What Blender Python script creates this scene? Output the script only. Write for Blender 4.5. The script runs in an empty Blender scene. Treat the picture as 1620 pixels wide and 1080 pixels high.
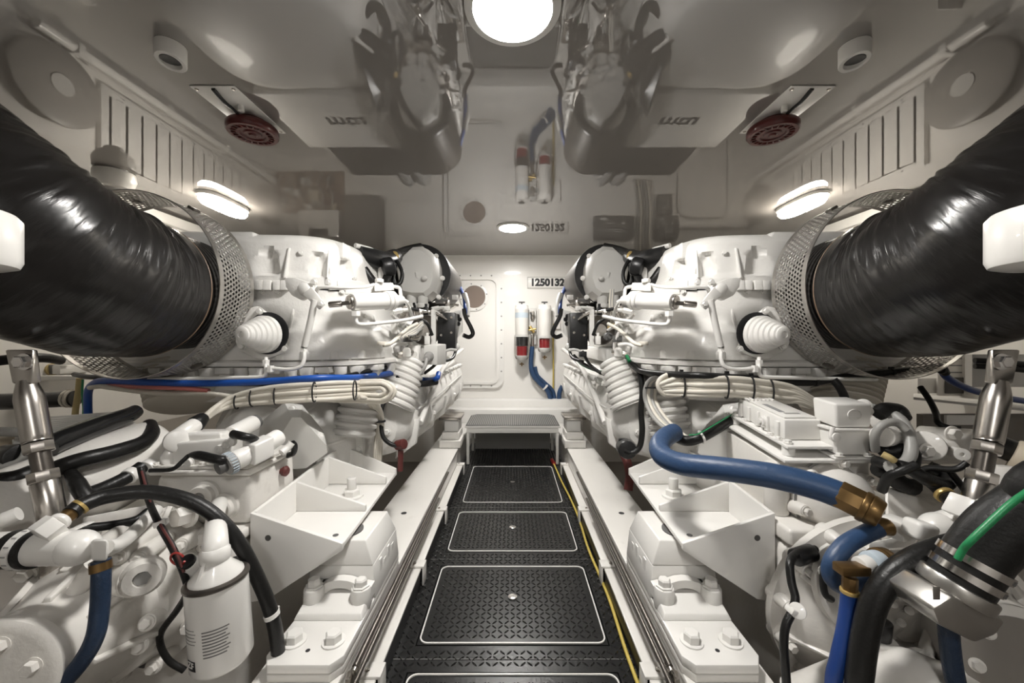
import bpy, bmesh, math, random
from mathutils import Vector, Matrix, noise
random.seed(7)
PI = math.pi
SC = bpy.context.scene
COL = SC.collection
F = 600.0            # focal length in pixels of the 1620 px wide frame
CX, CY, CZ = 811.0, 540.0, 1.06
CEIL = 2.05; WALLY = 4.35; WALLX = 2.7; BACKY = -1.9

# ------------------------------------------------------------- camera
cam = bpy.data.cameras.new('camera'); camo = bpy.data.objects.new('camera', cam); COL.objects.link(camo)
camo.location = (0, 0, CZ); camo.rotation_euler = (PI/2, 0, 0)
cam.sensor_fit = 'HORIZONTAL'; cam.sensor_width = 36.0; cam.lens = 36.0*F/1620.0
cam.shift_x = -1.0/1620.0; cam.clip_start = 0.02; cam.clip_end = 50
SC.camera = camo
# ------------------------------------------------------------- world, exposure
w = bpy.data.worlds.new('world'); SC.world = w; w.use_nodes = True
w.node_tree.nodes['Background'].inputs[0].default_value = (1, .95, .9, 1)
w.node_tree.nodes['Background'].inputs[1].default_value = 0.0
vs = SC.view_settings
vs.view_transform = 'Standard'; vs.look = 'None'; vs.gamma = 1.0; vs.use_curve_mapping = False
vs.exposure = 1.25
LAMP_DISC = 100.0; LAMP_BULK = 30.0; LAMP_FILL = 62.0
SC.cycles.max_bounces = 12; SC.cycles.diffuse_bounces = 4; SC.cycles.glossy_bounces = 4

# ------------------------------------------------------------- materials
MATS = {}
def mat(name, col, rough=.5, metal=0., var=0., vscale=6., bump=0., bscale=60., coat=0., ior=1.5, trans=0., emit=0., ecol=None, dirt=0., dirtcol=(.2,.15,.1), coords='Object', stretch=None, alpha=1.):
    m = bpy.data.materials.new(name); m.use_nodes = True
    nt = m.node_tree; b = nt.nodes['Principled BSDF']
    b.inputs['Base Color'].default_value = (*col, 1); b.inputs['Roughness'].default_value = rough
    b.inputs['Metallic'].default_value = metal; b.inputs['IOR'].default_value = ior
    b.inputs['Coat Weight'].default_value = coat; b.inputs['Coat Roughness'].default_value = .06
    b.inputs['Transmission Weight'].default_value = trans
    if emit:
        b.inputs['Emission Strength'].default_value = emit
        b.inputs['Emission Color'].default_value = (*(ecol or col), 1)
    tc = None
    def coord():
        nonlocal tc
        if tc is None:
            t = nt.nodes.new('ShaderNodeTexCoord'); tc = t.outputs[coords]
            if stretch:
                mp = nt.nodes.new('ShaderNodeMapping'); mp.inputs['Scale'].default_value = stretch
                nt.links.new(tc, mp.inputs[0]); tc = mp.outputs[0]
        return tc
    last = None
    if var:
        n = nt.nodes.new('ShaderNodeTexNoise'); n.inputs['Scale'].default_value = vscale; n.inputs['Detail'].default_value = 5
        nt.links.new(coord(), n.inputs['Vector'])
        mx = nt.nodes.new('ShaderNodeMix'); mx.data_type = 'RGBA'
        mx.inputs[6].default_value = (*[c*(1-var) for c in col], 1); mx.inputs[7].default_value = (*[min(1, c*(1+var)) for c in col], 1)
        nt.links.new(n.outputs[0], mx.inputs[0]); last = mx.outputs[2]
    if dirt:
        n = nt.nodes.new('ShaderNodeTexNoise'); n.inputs['Scale'].default_value = 9.; n.inputs['Detail'].default_value = 8; n.inputs['Roughness'].default_value = .7
        nt.links.new(coord(), n.inputs['Vector'])
        r = nt.nodes.new('ShaderNodeValToRGB'); r.color_ramp.elements[0].position = .60; r.color_ramp.elements[1].position = .80
        r.color_ramp.elements[1].color = (dirt, dirt, dirt, 1)
        nt.links.new(n.outputs[0], r.inputs[0])
        mx = nt.nodes.new('ShaderNodeMix'); mx.data_type = 'RGBA'
        mx.inputs[6].default_value = (*col, 1); mx.inputs[7].default_value = (*dirtcol, 1)
        if last: nt.links.new(last, mx.inputs[6])
        nt.links.new(r.outputs[0], mx.inputs[0]); last = mx.outputs[2]
    if last: nt.links.new(last, b.inputs['Base Color'])
    if bump:
        n = nt.nodes.new('ShaderNodeTexNoise'); n.inputs['Scale'].default_value = bscale; n.inputs['Detail'].default_value = 4
        nt.links.new(coord(), n.inputs['Vector'])
        bp = nt.nodes.new('ShaderNodeBump'); bp.inputs['Strength'].default_value = bump; bp.inputs['Distance'].default_value = .01
        nt.links.new(n.outputs[0], bp.inputs['Height']); nt.links.new(bp.outputs[0], b.inputs['Normal'])
    MATS[name] = m
    return m
mat('white_paint', (.80,.785,.755), .30, var=.03, vscale=4, bump=.05, bscale=25, coat=.35, dirt=.10)
mat('cast_white', (.79,.775,.745), .38, var=.04, vscale=5, bump=.16, bscale=70, coat=.12, dirt=.14)
mat('gear_white', (.76,.735,.695), .34, var=.05, vscale=6, bump=.14, bscale=60, coat=.3, dirt=.22)
mat('wall_white', (.82,.80,.765), .34, var=.015, vscale=2, coat=.12)
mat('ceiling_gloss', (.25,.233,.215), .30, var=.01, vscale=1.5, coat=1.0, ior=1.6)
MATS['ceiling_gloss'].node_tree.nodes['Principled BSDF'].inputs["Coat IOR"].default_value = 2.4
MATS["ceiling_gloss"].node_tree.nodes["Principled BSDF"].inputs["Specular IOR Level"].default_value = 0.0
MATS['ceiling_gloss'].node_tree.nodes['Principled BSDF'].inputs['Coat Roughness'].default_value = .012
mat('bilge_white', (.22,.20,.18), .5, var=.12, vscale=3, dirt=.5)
mat('beam_white', (.74,.72,.685), .32, var=.04, vscale=5, coat=.2, dirt=.28)
mat('pale_grey', (.60,.59,.565), .5, var=.03)
mat('mid_grey', (.30,.295,.285), .5, var=.05)
mat('dark_grey', (.10,.098,.095), .55, var=.08)
mat('cabinet_grey', (.17,.16,.15), .45, var=.05)
mat('black_plastic', (.010,.010,.0105), .36, var=.2, bump=.1)
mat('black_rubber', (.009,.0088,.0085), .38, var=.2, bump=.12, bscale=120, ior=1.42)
mat('black_gloss', (.012,.012,.012), .22, coat=.3)
mat('tread_black', (.0085,.0085,.0085), .30, metal=.0, var=.25, vscale=14, bump=.08, bscale=90, ior=1.40)
mat('lug_black', (.012,.012,.012), .20, var=.2, vscale=30, coat=.3)
mat('wrap_black', (.012,.011,.0105), .27, var=.2, vscale=8, bump=.20, bscale=7, coords='UV', stretch=(18, 2.0, 1))
mat('wrap_edge', (.20,.13,.085), .5, var=.2)
mat('bellows_dark', (.035,.032,.03), .5, var=.2)
mat('filter_dark', (.050,.043,.036), .5, metal=.3, var=.15, vscale=30)
mat('blue_hose', (.024,.058,.135), .42, var=.12, vscale=25, bump=.12, bscale=90, dirt=.12, dirtcol=(.3,.4,.55))
mat('navy_hose', (.012,.028,.062), .40, var=.15, bump=.2, bscale=140)
mat('blue_cable', (.010,.075,.36), .35, var=.08)
mat('deep_blue', (.012,.045,.20), .35, var=.1)
mat('red_paint', (.085,.009,.008), .35, var=.15, coat=.3)
mat('red_bright', (.36,.03,.025), .35)
mat('red_fuel', (.20,.009,.012), .2, coat=.4, var=.1)
mat('dull_red', (.10,.022,.019), .5)
mat('pink_wire', (.5,.16,.14), .4)
mat('green_wire', (.02,.25,.09), .4)
mat('yellow_wire', (.55,.42,.09), .42)
mat('cream_cable', (.66,.62,.545), .42, var=.05)
mat('grey_cable', (.34,.335,.32), .42, var=.06)
mat('tan_hose', (.55,.43,.20), .5, var=.1)
mat('brass', (.22,.135,.055), .36, metal=.85, var=.25, vscale=20)
mat('brass_pale', (.62,.45,.17), .35, metal=.6, var=.1)
mat('steel', (.52,.49,.455), .26, metal=1., var=.12, vscale=12)
mat('steel_bright', (.72,.70,.68), .18, metal=1., var=.05)
mat('steel_perf', (.50,.48,.45), .32, metal=.85, var=.1)
mat('aluminium', (.47,.455,.43), .34, metal=.95, var=.06)
mat('rod_dark', (.16,.145,.13), .3, metal=.9, var=.2, vscale=20)
mat('glass', (.95,.97,.97), .03, trans=1., ior=1.45)
mat('port_glass', (.25,.2,.17), .05, coat=1.)
mat('clear_cover', (.74,.73,.70), .18, coat=.5, var=.04)
mat('bowl_clear', (.75,.74,.70), .06, trans=.7)
mat('label_grey', (.28,.28,.28), .5)
mat('ink', (.02,.02,.022), .5)
mat('ink_grey', (.16,.155,.15), .5)
mat('label_blue', (.50,.57,.63), .5)
mat('disc_grey', (.33,.315,.295), .4)
mat('brown_panel', (.28,.19,.135), .5, var=.2, vscale=30)
mat('beige', (.62,.54,.42), .5, var=.05)
mat('lamp_disc', (1,1,1), .4, emit=LAMP_DISC, ecol=(1,.972,.93))
mat('lamp_fill', (1,1,1), .4, emit=LAMP_FILL, ecol=(1,.972,.93))  # for the added fill lamp out of view
mat('lamp_bulk', (1,1,1), .4, emit=LAMP_BULK, ecol=(1,.93,.82))

# ------------------------------------------------------------- geometry helpers
MIR = False           # True: geometry given for the port side is mirrored to starboard
def P(x, y, d):
    "the point seen at pixel (x, y) at distance d down the room"
    return Vector(((x-CX)*d/F, d, CZ+(CY-y)*d/F))
def V(*a): return Vector(a)
def PZ(x, y, z):
    "the point seen at pixel (x, y) at height z"
    return P(x, y, (z-CZ)*F/(CY-y))
def frame(ax):
    ax = Vector(ax).normalized()
    h = Vector((0,0,1)) if abs(ax.z) < .95 else Vector((0,1,0))
    u = h.cross(ax).normalized(); v = ax.cross(u).normalized()
    return u, v, ax
def smooth_path(pts, n=8):
    pts = [Vector(p) for p in pts]
    if len(pts) < 3: return pts
    out = []
    q = [pts[0]*2-pts[1]]+pts+[pts[-1]*2-pts[-2]]
    for i in range(1, len(q)-2):
        p0,p1,p2,p3 = q[i-1],q[i],q[i+1],q[i+2]
        for k in range(n):
            t = k/n
            out.append(.5*((2*p1)+(p2-p0)*t+(2*p0-5*p1+4*p2-p3)*t*t+(3*p1-p0-3*p2+p3)*t**3))
    out.append(pts[-1])
    return out
class MB:
    def __init__(s): s.bm = bmesh.new()
    def poly(s, verts, faces, bev=0., seg=2, ang=.5):
        bm = s.bm
        vs_ = [bm.verts.new(v) for v in verts]
        es = set(); fs = []
        for f in faces:
            try: fc = bm.faces.new([vs_[i] for i in f])
            except ValueError: continue
            fs.append(fc); es.update(fc.edges)
        if bev > 0:
            bmesh.ops.recalc_face_normals(bm, faces=fs)
            e2 = [e for e in es if len(e.link_faces) == 2 and e.calc_face_angle(0) > ang]
            if e2: bmesh.ops.bevel(bm, geom=e2, offset=bev, segments=seg, profile=.5, affect='EDGES', clamp_overlap=True)
        return s
    def box(s, c, size, rot=None, bev=0., seg=2):
        c = Vector(c); R = rot if rot is not None else Matrix.Identity(3)
        hx,hy,hz = [a/2 for a in size]
        vs_ = [c+R@Vector((x,y,z)) for x in (-hx,hx) for y in (-hy,hy) for z in (-hz,hz)]
        return s.poly(vs_, [(0,1,3,2),(4,6,7,5),(0,4,5,1),(2,3,7,6),(0,2,6,4),(1,5,7,3)], bev, seg)
    def bb(s, a, b, bev=0., seg=2):
        a = Vector(a); b = Vector(b)
        return s.box((a+b)/2, [abs(q) for q in (b-a)], None, bev, seg)
    def hexa(s, bot, top, bev=0., seg=2):
        "block from 4 bottom and 4 top corners"
        return s.poly([Vector(p) for p in list(bot)+list(top)], [(3,2,1,0),(4,5,6,7),(0,1,5,4),(1,2,6,5),(2,3,7,6),(3,0,4,7)], bev, seg)
    def lathe(s, p0, ax, prof, n=24, a0=0., a1=2*PI):
        u,v,ax = frame(ax); p0 = Vector(p0); full = abs(a1-a0-2*PI) < 1e-6
        m = n if full else n+1
        rings = []; verts = []; faces = []
        for t,r in prof:
            if r < 1e-6 and full:
                rings.append([len(verts)]); verts.append(p0+ax*t); continue
            ring = []
            for k in range(m):
                a = a0+(a1-a0)*k/n
                ring.append(len(verts)); verts.append(p0+ax*t+(u*math.cos(a)+v*math.sin(a))*r)
            rings.append(ring)
        for i in range(len(rings)-1):
            A,B = rings[i],rings[i+1]
            for k in range(n):
                k2 = (k+1) % m
                if len(A) == 1 and len(B) == 1: continue
                if len(A) == 1: faces.append((A[0],B[k],B[k2]))
                elif len(B) == 1: faces.append((A[k],B[0],A[k2]))
                else: faces.append((A[k],B[k],B[k2],A[k2]))
        if full:
            if len(rings[0]) > 1: faces.append(tuple(rings[0]))
            if len(rings[-1]) > 1: faces.append(tuple(reversed(rings[-1])))
        return s.poly(verts, faces)
    def cyl(s, p0, p1, r, r1=None, n=20, bev=0.):
        p0 = Vector(p0); p1 = Vector(p1); L = (p1-p0).length; r1 = r if r1 is None else r1
        b = min(bev, L*.45, min(r, r1)*.9)
        prof = [(0,r),(L,r1)] if b <= 0 else [(0,r-b),(b*.3,r-b*.3),(b,r),(L-b,r1),(L-b*.3,r1-b*.3),(L,r1-b)]
        return s.lathe(p0, p1-p0, prof, n)
    def tube(s, pts, r, n=10, res=8, sm=True, close=True):
        pts = smooth_path(pts, res) if sm else [Vector(p) for p in pts]
        m = len(pts); verts = []; faces = []
        rr = r if isinstance(r, (list, tuple)) else None
        t0 = (pts[1]-pts[0]).normalized(); u,v,_ = frame(t0); prev = t0
        for i in range(m):
            t = (pts[min(i+1,m-1)]-pts[max(i-1,0)])
            t = t.normalized() if t.length > 1e-9 else prev
            q = prev.rotation_difference(t); u = (q@u); u = (u-t*u.dot(t)).normalized(); v = t.cross(u); prev = t
            if rr:
                f = i/(m-1)*(len(rr)-1); k = min(int(f), len(rr)-2); ri = rr[k]+(rr[k+1]-rr[k])*(f-k)
            else: ri = r
            for k in range(n):
                a = 2*PI*k/n; verts.append(pts[i]+(u*math.cos(a)+v*math.sin(a))*ri)
        for i in range(m-1):
            for k in range(n):
                k2 = (k+1) % n; faces.append((i*n+k, i*n+k2, (i+1)*n+k2, (i+1)*n+k))
        if close: faces += [tuple(range(n-1,-1,-1)), tuple((m-1)*n+k for k in range(n))]
        return s.poly(verts, faces)
    def prism(s, pts, ext, bev=0., seg=2):
        "extrude a planar 3D polygon along ext"
        pts = [Vector(p) for p in pts]; n = len(pts); e = Vector(ext)
        fs = [tuple(range(n-1,-1,-1)), tuple(range(n,2*n))]+[(i,(i+1)%n,n+(i+1)%n,n+i) for i in range(n)]
        return s.poly(pts+[p+e for p in pts], fs, bev, seg)
    def loft(s, rings, cap=True, closed=True):
        n = len(rings[0]); verts = [Vector(p) for r in rings for p in r]; faces = []
        for i in range(len(rings)-1):
            for k in range(n if closed else n-1):
                k2 = (k+1) % n; faces.append((i*n+k, i*n+k2, (i+1)*n+k2, (i+1)*n+k))
        if cap: faces += [tuple(range(n-1,-1,-1)), tuple((len(rings)-1)*n+k for k in range(n))]
        return s.poly(verts, faces)
    def ball(s, c, r, n=16):
        if not isinstance(r, (tuple, list)): r = (r,r,r)
        mm = Matrix.Translation(Vector(c)) @ Matrix.Diagonal((*r, 1))
        bmesh.ops.create_uvsphere(s.bm, u_segments=n, v_segments=max(6, n//2), radius=1, matrix=mm); return s
    def hexnut(s, p, ax, r, h, n=6):
        ax = Vector(ax).normalized(); p = Vector(p)
        s.lathe(p, ax, [(0,r*1.32),(h*.22,r*1.32)], 18)
        s.lathe(p+ax*h*.2, ax, [(0,r),(h*.68,r),(h*.8,r*.86)], n); return s
    def build(s, name, m, parent=None, ang=38, label=None, flat=False):
        bm = s.bm
        if MIR:
            for v in bm.verts: v.co.x = -v.co.x
        bmesh.ops.recalc_face_normals(bm, faces=bm.faces)
        me = bpy.data.meshes.new(name)
        xs = [v.co for v in bm.verts]
        c = Vector([(min(p[i] for p in xs)+max(p[i] for p in xs))/2 for i in range(3)])
        for v in bm.verts: v.co -= c
        bm.to_mesh(me); bm.free()
        me.materials.append(MATS[m])
        if not flat:
            me.shade_smooth(); me.set_sharp_from_angle(angle=math.radians(ang))
        return link(name, me, c, parent, label)
def link(name, me, loc, parent=None, label=None, rot=None):
    o = bpy.data.objects.new(name, me); COL.objects.link(o); o.location = loc
    if rot is not None: o.rotation_mode = 'QUATERNION'; o.rotation_quaternion = rot
    if parent is not None:
        o.parent = parent
        q = Vector((0,0,0)); pp = parent
        while pp is not None: q += pp.location; pp = pp.parent
        o.location = Vector(loc)-q
    if label: o['label'] = label
    return o
def thing(name, loc, label, cat, group=None):
    loc = Vector(loc)
    if MIR: loc.x = -loc.x
    o = bpy.data.objects.new(name, None); COL.objects.link(o); o.location = loc; o.empty_display_size = .05
    return tag(o, label, cat, group)
def tag(o, label, cat, group=None, kind=None):
    if label: o['label'] = label
    if cat: o['category'] = cat
    if group: o['group'] = group
    if kind: o['kind'] = kind
    return o
def struct(o, label=None):
    o['kind'] = 'structure'
    if label: o['label'] = label
    return o
# shared small pieces: bolts and the like are objects that share one mesh per size
_sh = {}
def shared(key, fn, m):
    if key not in _sh:
        b = MB(); fn(b); bm = b.bm; bmesh.ops.recalc_face_normals(bm, faces=bm.faces)
        me = bpy.data.meshes.new(key); bm.to_mesh(me); bm.free(); me.materials.append(MATS[m])
        me.shade_smooth(); me.set_sharp_from_angle(angle=math.radians(38)); _sh[key] = me
    return _sh[key]
def bolt(p, ax, r, parent, m='white_paint', h=None, name='bolt', socket=False):
    h = h or r*1.1
    r = round(r, 4); h = round(h, 4)
    def mk(b):
        if socket:
            b.lathe((0,0,0), (0,0,1), [(0,r*1.25),(h*.15,r*1.25),(h*.15,r),(h*.9,r),(h,r*.9),(h,r*.5),(h*.6,r*.45),(h*.6,0)], 16)
        else: b.hexnut((0,0,0), (0,0,1), r, h)
    me = shared(f'{name}_{m}_{r}_{h}_{socket}', mk, m)
    p = Vector(p); ax = Vector(ax).normalized()
    if MIR: p.x = -p.x; ax.x = -ax.x
    return link(name, me, p, parent, rot=Vector((0,0,1)).rotation_difference(ax))
def tie(p, ax, r, parent, m='black_plastic', w=.007, name='cable_tie'):
    b = MB(); u,v,a = frame(ax); p = Vector(p)
    b.lathe(p-a*w/2, a, [(0,r*.96),(0,r*1.06),(w,r*1.06),(w,r*.96)], 14)
    b.box(p+v*r*1.05, (w*1.2, w*1.2, w))
    return b.build(name, m, parent)
def text(body, size, m, parent, p, xdir, ydir, ext=.0006, name='lettering', align='CENTER', bold=0.):
    cu = bpy.data.curves.new(name, 'FONT'); cu.body = body; cu.size = size; cu.extrude = ext; cu.align_x = align; cu.align_y = 'CENTER'; cu.offset = bold
    tmp = bpy.data.objects.new('tmp', cu); COL.objects.link(tmp)
    dg = bpy.context.evaluated_depsgraph_get(); me = bpy.data.meshes.new_from_object(tmp.evaluated_get(dg))
    bpy.data.objects.remove(tmp); bpy.data.curves.remove(cu)
    x = Vector(xdir).normalized(); y = Vector(ydir).normalized(); z = x.cross(y)
    R = Matrix((x, y, z)).transposed()
    p = Vector(p)
    for v in me.vertices: v.co = R@v.co
    me.materials.clear(); me.materials.append(MATS[m])
    return link(name, me, p, parent)
# ============================================================= the room
b = MB(); b.bb((-WALLX-.1, BACKY-.1, -.42), (WALLX+.1, WALLY+.1, -.32)); struct(b.build('floor', 'bilge_white'), 'painted bilge bottom under the engines')
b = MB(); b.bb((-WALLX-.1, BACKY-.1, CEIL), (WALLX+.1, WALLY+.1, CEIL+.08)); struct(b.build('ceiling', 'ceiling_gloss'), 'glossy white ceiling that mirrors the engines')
b = MB(); b.bb((-WALLX-.1, WALLY, -.4), (WALLX+.1, WALLY+.1, CEIL)); wall_back = struct(b.build('wall_back', 'wall_white'), 'white forward bulkhead with a hatch')
b = MB(); b.bb((-WALLX-.1, BACKY-.1, -.4), (WALLX+.1, BACKY, CEIL)); struct(b.build('wall_front', 'wall_white'))
b = MB(); b.bb((-WALLX-.1, BACKY, -.4), (-WALLX, WALLY, CEIL)); struct(b.build('wall_left', 'wall_white'))
b = MB(); b.bb((WALLX, BACKY, -.4), (WALLX+.1, WALLY, CEIL)); struct(b.build('wall_right', 'wall_white'))
# painted trim beams in the corner of ceiling and side walls
for i, sx in enumerate((-1, 1)):
    b = MB(); b.bb((sx*2.63, BACKY+.02, 1.955), (sx*2.698, WALLY-.02, 2.035), .012)
    b.bb((sx*2.66, BACKY+.02, 1.90), (sx*2.698, WALLY-.02, 1.955), .004)
    struct(b.build('trim_%d' % (i+1), 'white_paint'))
# skirting ledge at the foot of the forward bulkhead
b = MB(); b.bb((-.78, 4.20, .03), (.78, 4.345, .415), .012); b.bb((-.70, 4.02, .03), (.70, 4.198, .338), .008)
for x in (-.02,): b.cyl((x, 4.018, .30), (x, 4.022, .30), .012)
struct(b.build('trim_3', 'white_paint'))

# ============================================================= watertight hatch
W = .00725
def bw(x, y, off=0.): return P(x, y, WALLY-off)
def rrect(x0, x1, z0, z1, r, n=6):
    out = []
    for cx, cz, a0 in ((x1-r, z1-r, 0), (x0+r, z1-r, PI/2), (x0+r, z0+r, PI), (x1-r, z0+r, 1.5*PI)):
        for k in range(n+1):
            a = a0+PI/2*k/n; out.append((cx+r*math.cos(a), cz+r*math.sin(a)))
    return out
def rring(b, outer, inner, y0, y1):
    "frame between two rounded outlines, standing in the xz plane between y0 and y1"
    n = len(outer); vs_ = []; fs = []
    for (o, y) in ((outer, y0), (inner, y0), (inner, y1), (outer, y1)): vs_ += [V(p[0], y, p[1]) for p in o]
    for a in range(4):
        for k in range(n):
            k2 = (k+1) % n; a2 = (a+1) % 4
            fs.append((a*n+k, a*n+k2, a2*n+k2, a2*n+k))
    b.poly(vs_, fs)
dx0, dx1, dz0, dz1 = -.70, -.185, .60, 1.765
door = bpy.data.objects.new('door_1', None); COL.objects.link(door); door.location = ((dx0+dx1)/2, WALLY, dz0); struct(door, 'white watertight hatch with a round porthole')
b = MB(); rring(b, rrect(dx0-.085, dx1+.085, dz0-.07, dz1+.07, .11), rrect(dx0, dx1, dz0, dz1, .07), WALLY-.03, WALLY-.001); b.build('hatch_frame', 'white_paint', door)
b = MB(); rring(b, rrect(dx0-.03, dx1+.03, dz0-.025, dz1+.025, .09), rrect(dx0+.004, dx1-.004, dz0+.004, dz1-.004, .07), WALLY-.045, WALLY-.03); b.build('hatch_rim', 'wall_white', door)
b = MB(); pts = [V(p[0], WALLY-.022, p[1]) for p in rrect(dx0+.002, dx1-.002, dz0+.002, dz1-.002, .07)]; b.prism(pts, (0, .02, 0)); b.build('hatch_leaf', 'wall_white', door)
pc = bw(750, 469.5, .022)
b = MB(); b.lathe(pc, (0,-1,0), [(0,.165),(.012,.165),(.018,.155),(.018,.132),(.010,.126),(0,.126)], 40); ringo = b.build('porthole_ring', 'white_paint', door)
b = MB(); b.lathe(pc-V(0,.004,0), (0,-1,0), [(0,.127),(.004,.127)], 40); b.build('porthole_glass', 'port_glass', door)
for k in range(8):
    a = 2*PI*k/8+.2; bolt(pc+V(.148*math.cos(a), -.018, .148*math.sin(a)), (0,-1,0), .006, door, 'mid_grey', .004)
for k in range(7):
    bolt((dx1+.057, WALLY-.03, dz0+.12+k*.157), (0,-1,0), .007, door, 'mid_grey', .004)
for k in range(4):
    bolt((dx0+.1+k*.12, WALLY-.03, dz0-.045), (0,-1,0), .007, door, 'mid_grey', .004)
    bolt((dx0+.1+k*.12, WALLY-.03, dz1+.045), (0,-1,0), .007, door, 'mid_grey', .004)
# second, flush hatch on the starboard side of the bulkhead (seen in the ceiling's reflection)
b = MB(); rring(b, rrect(1.88, 2.46, .58, 1.63, .13), rrect(1.89, 2.45, .59, 1.62, .125), WALLY-.008, WALLY-.0005); struct(b.build('door_2', 'mid_grey'), 'outline of a flush access hatch')

# ============================================================= walkway
wk = thing('walkway_plate', (0, 2, -.03), 'black diamond-plate walkway frame around the lift-out hatches', 'walkway')
HX = .335
hatches = [(.72, 1.212), (1.325, 1.79), (1.91, 2.36), (2.49, 3.22)]
ys = [.35]+[v for h in hatches for v in h]+[3.95]
b = MB()
for sx in (-1, 1): b.bb((sx*(HX+.004), .35, -.02), (sx*.435, 3.95, 0))
for i in range(0, len(ys), 2):
    b.bb((-HX-.004, ys[i] if i == 0 else ys[i]+.004, -.02), (HX+.004, ys[i+1]-.004 if i < len(ys)-2 else ys[i+1], 0))
b.build('plate', 'tread_black', wk)
b = MB()
for sx in (-1, 1): b.bb((sx*.40, .35, -.30), (sx*.43, 3.95, -.022))
b.build('support_beam', 'dark_grey', wk)
def lugs(x0, x1, y0, y1, zt, skip=None):
    vs_ = []; fs = []; p = .0228
    nx = int((x1-x0)/p); ny = int((y1-y0)/p)
    ox = (x0+x1)/2-nx*p/2; oy = (y0+y1)/2-ny*p/2
    for i in range(nx+1):
        for j in range(ny+1):
            cx_ = ox+i*p; cy_ = oy+j*p
            if cx_ < x0+.008 or cx_ > x1-.008 or cy_ < y0+.008 or cy_ > y1-.008: continue
            if skip and skip(cx_, cy_): continue
            a = PI/4 if (i+j) % 2 else -PI/4
            c_, s_ = math.cos(a), math.sin(a); k = len(vs_)
            for (l, w_, h) in ((-.0128,0,0),(-.006,-.0040,0),(.006,-.0040,0),(.0128,0,0),(.006,.0040,0),(-.006,.0040,0),(-.007,0,.0030),(.007,0,.0030)):
                vs_.append((cx_+l*c_-w_*s_, cy_+l*s_+w_*c_, zt+h))
            fs += [(k+1,k+2,k+7,k+6),(k+4,k+5,k+6,k+7),(k,k+1,k+6),(k+5,k,k+6),(k+2,k+3,k+7),(k+3,k+4,k+7)]
    m_ = MB(); m_.poly(vs_, fs); return m_
def in_hatch(x, y): return abs(x) < HX+.012 and any(a-.012 < y < c+.012 for a, c in hatches)
o = lugs(-.432, .432, .40, 3.94, 0, in_hatch).build('tread_lugs', 'lug_black', wk); o['kind'] = 'stuff'
for y in (1.265, 1.845, 2.42):
    b = MB(); b.bb((-.43, y-.0018, .0), (.43, y+.0018, .0016)); b.build('seam_strip', 'dark_grey', wk)
hl = ['floor hatch nearest the camera, cut by the bottom of the picture', 'largest whole floor hatch, second from the camera, white border and round pull',
      'middle floor hatch in front of the farthest one, with white border', 'floor hatch farthest from the camera, just before the step']
for i, (y0, y1) in enumerate(hatches):
    t = thing('floor_hatch', (0, (y0+y1)/2, -.02), hl[i], 'floor hatch', 'lift-out walkway hatches')
    b = MB(); b.bb((-HX, y0, -.02), (HX, y1, 0)); b.build('plate', 'tread_black', t)
    o = rrect(-HX+.004, HX-.004, y0+.004, y1-.004, .03); q = rrect(-HX+.0085, HX-.0085, y0+.0085, y1-.0085, .027)
    b = MB(); n = len(o); vs_ = []
    for (r_, z) in ((o, 0), (q, 0), (q, .0042), (o, .0042)): vs_ += [V(p[0], p[1], z) for p in r_]
    b.poly(vs_, [(a*n+k, a*n+(k+1)%n, ((a+1)%4)*n+(k+1)%n, ((a+1)%4)*n+k) for a in range(4) for k in range(n)])
    b.build('border_strip', 'white_paint', t)
    cy_ = {0: .98, 1: 1.57, 2: 2.16, 3: 2.86}[i]
    b = MB(); b.lathe((0, cy_, 0), (0,0,1), [(0,.019),(.005,.019),(.0062,.016),(.0062,.006),(.0045,.005),(.0045,0)], 24); b.build('pull_disc', 'steel_bright', t)
    o = lugs(-HX+.012, HX-.012, y0+.012, y1-.012, 0, lambda x, y, c=cy_: math.hypot(x, y-c) < .03).build('tread_lugs', 'lug_black', t); o['kind'] = 'stuff'

# ============================================================= step before the bulkhead
st = thing('step', (0, 3.5, 0), 'low step with ribbed black tread on a white frame before the bulkhead', 'step')
b = MB(); pts = []
for (x, y) in ((-.41,3.25),(.41,3.25),(.41,3.70),(.36,3.76),(-.36,3.76),(-.41,3.70)): pts.append(V(x, y, .318))
b.prism(pts, (0,0,.018)); b.build('top_board', 'white_paint', st)
b = MB(); pts = [V(p.x*.985, 3.50+(p.y-3.50)*.97, .3365) for p in pts]; b.prism(pts, (0,0,.004)); tr = b.build('tread', 'tread_black', st)
for k in range(46):
    x = -.385+k*.0171
    if k == 0: me = shared('tread_rib', lambda q: q.bb((-.003, -.235, 0), (.003, .225, .002)), 'mid_grey')
    link('tread_rib', me, V(x, 3.495, .3405), tr)
b = MB(); b.bb((-.395, 3.262, .272), (.395, 3.285, .317), .004); b.build('front_rail', 'white_paint', st)
for x in (-.385, .385):
    for y in (3.275, 3.68):
        b = MB(); b.bb((x-.012, y-.012, .0035), (x+.012, y+.012, .317), .003); b.build('leg', 'white_paint', st)
b = MB(); b.bb((-.37, 3.74, .0035), (.37, 3.75, .30)); b.build('back_board', 'mid_grey', st)

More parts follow.
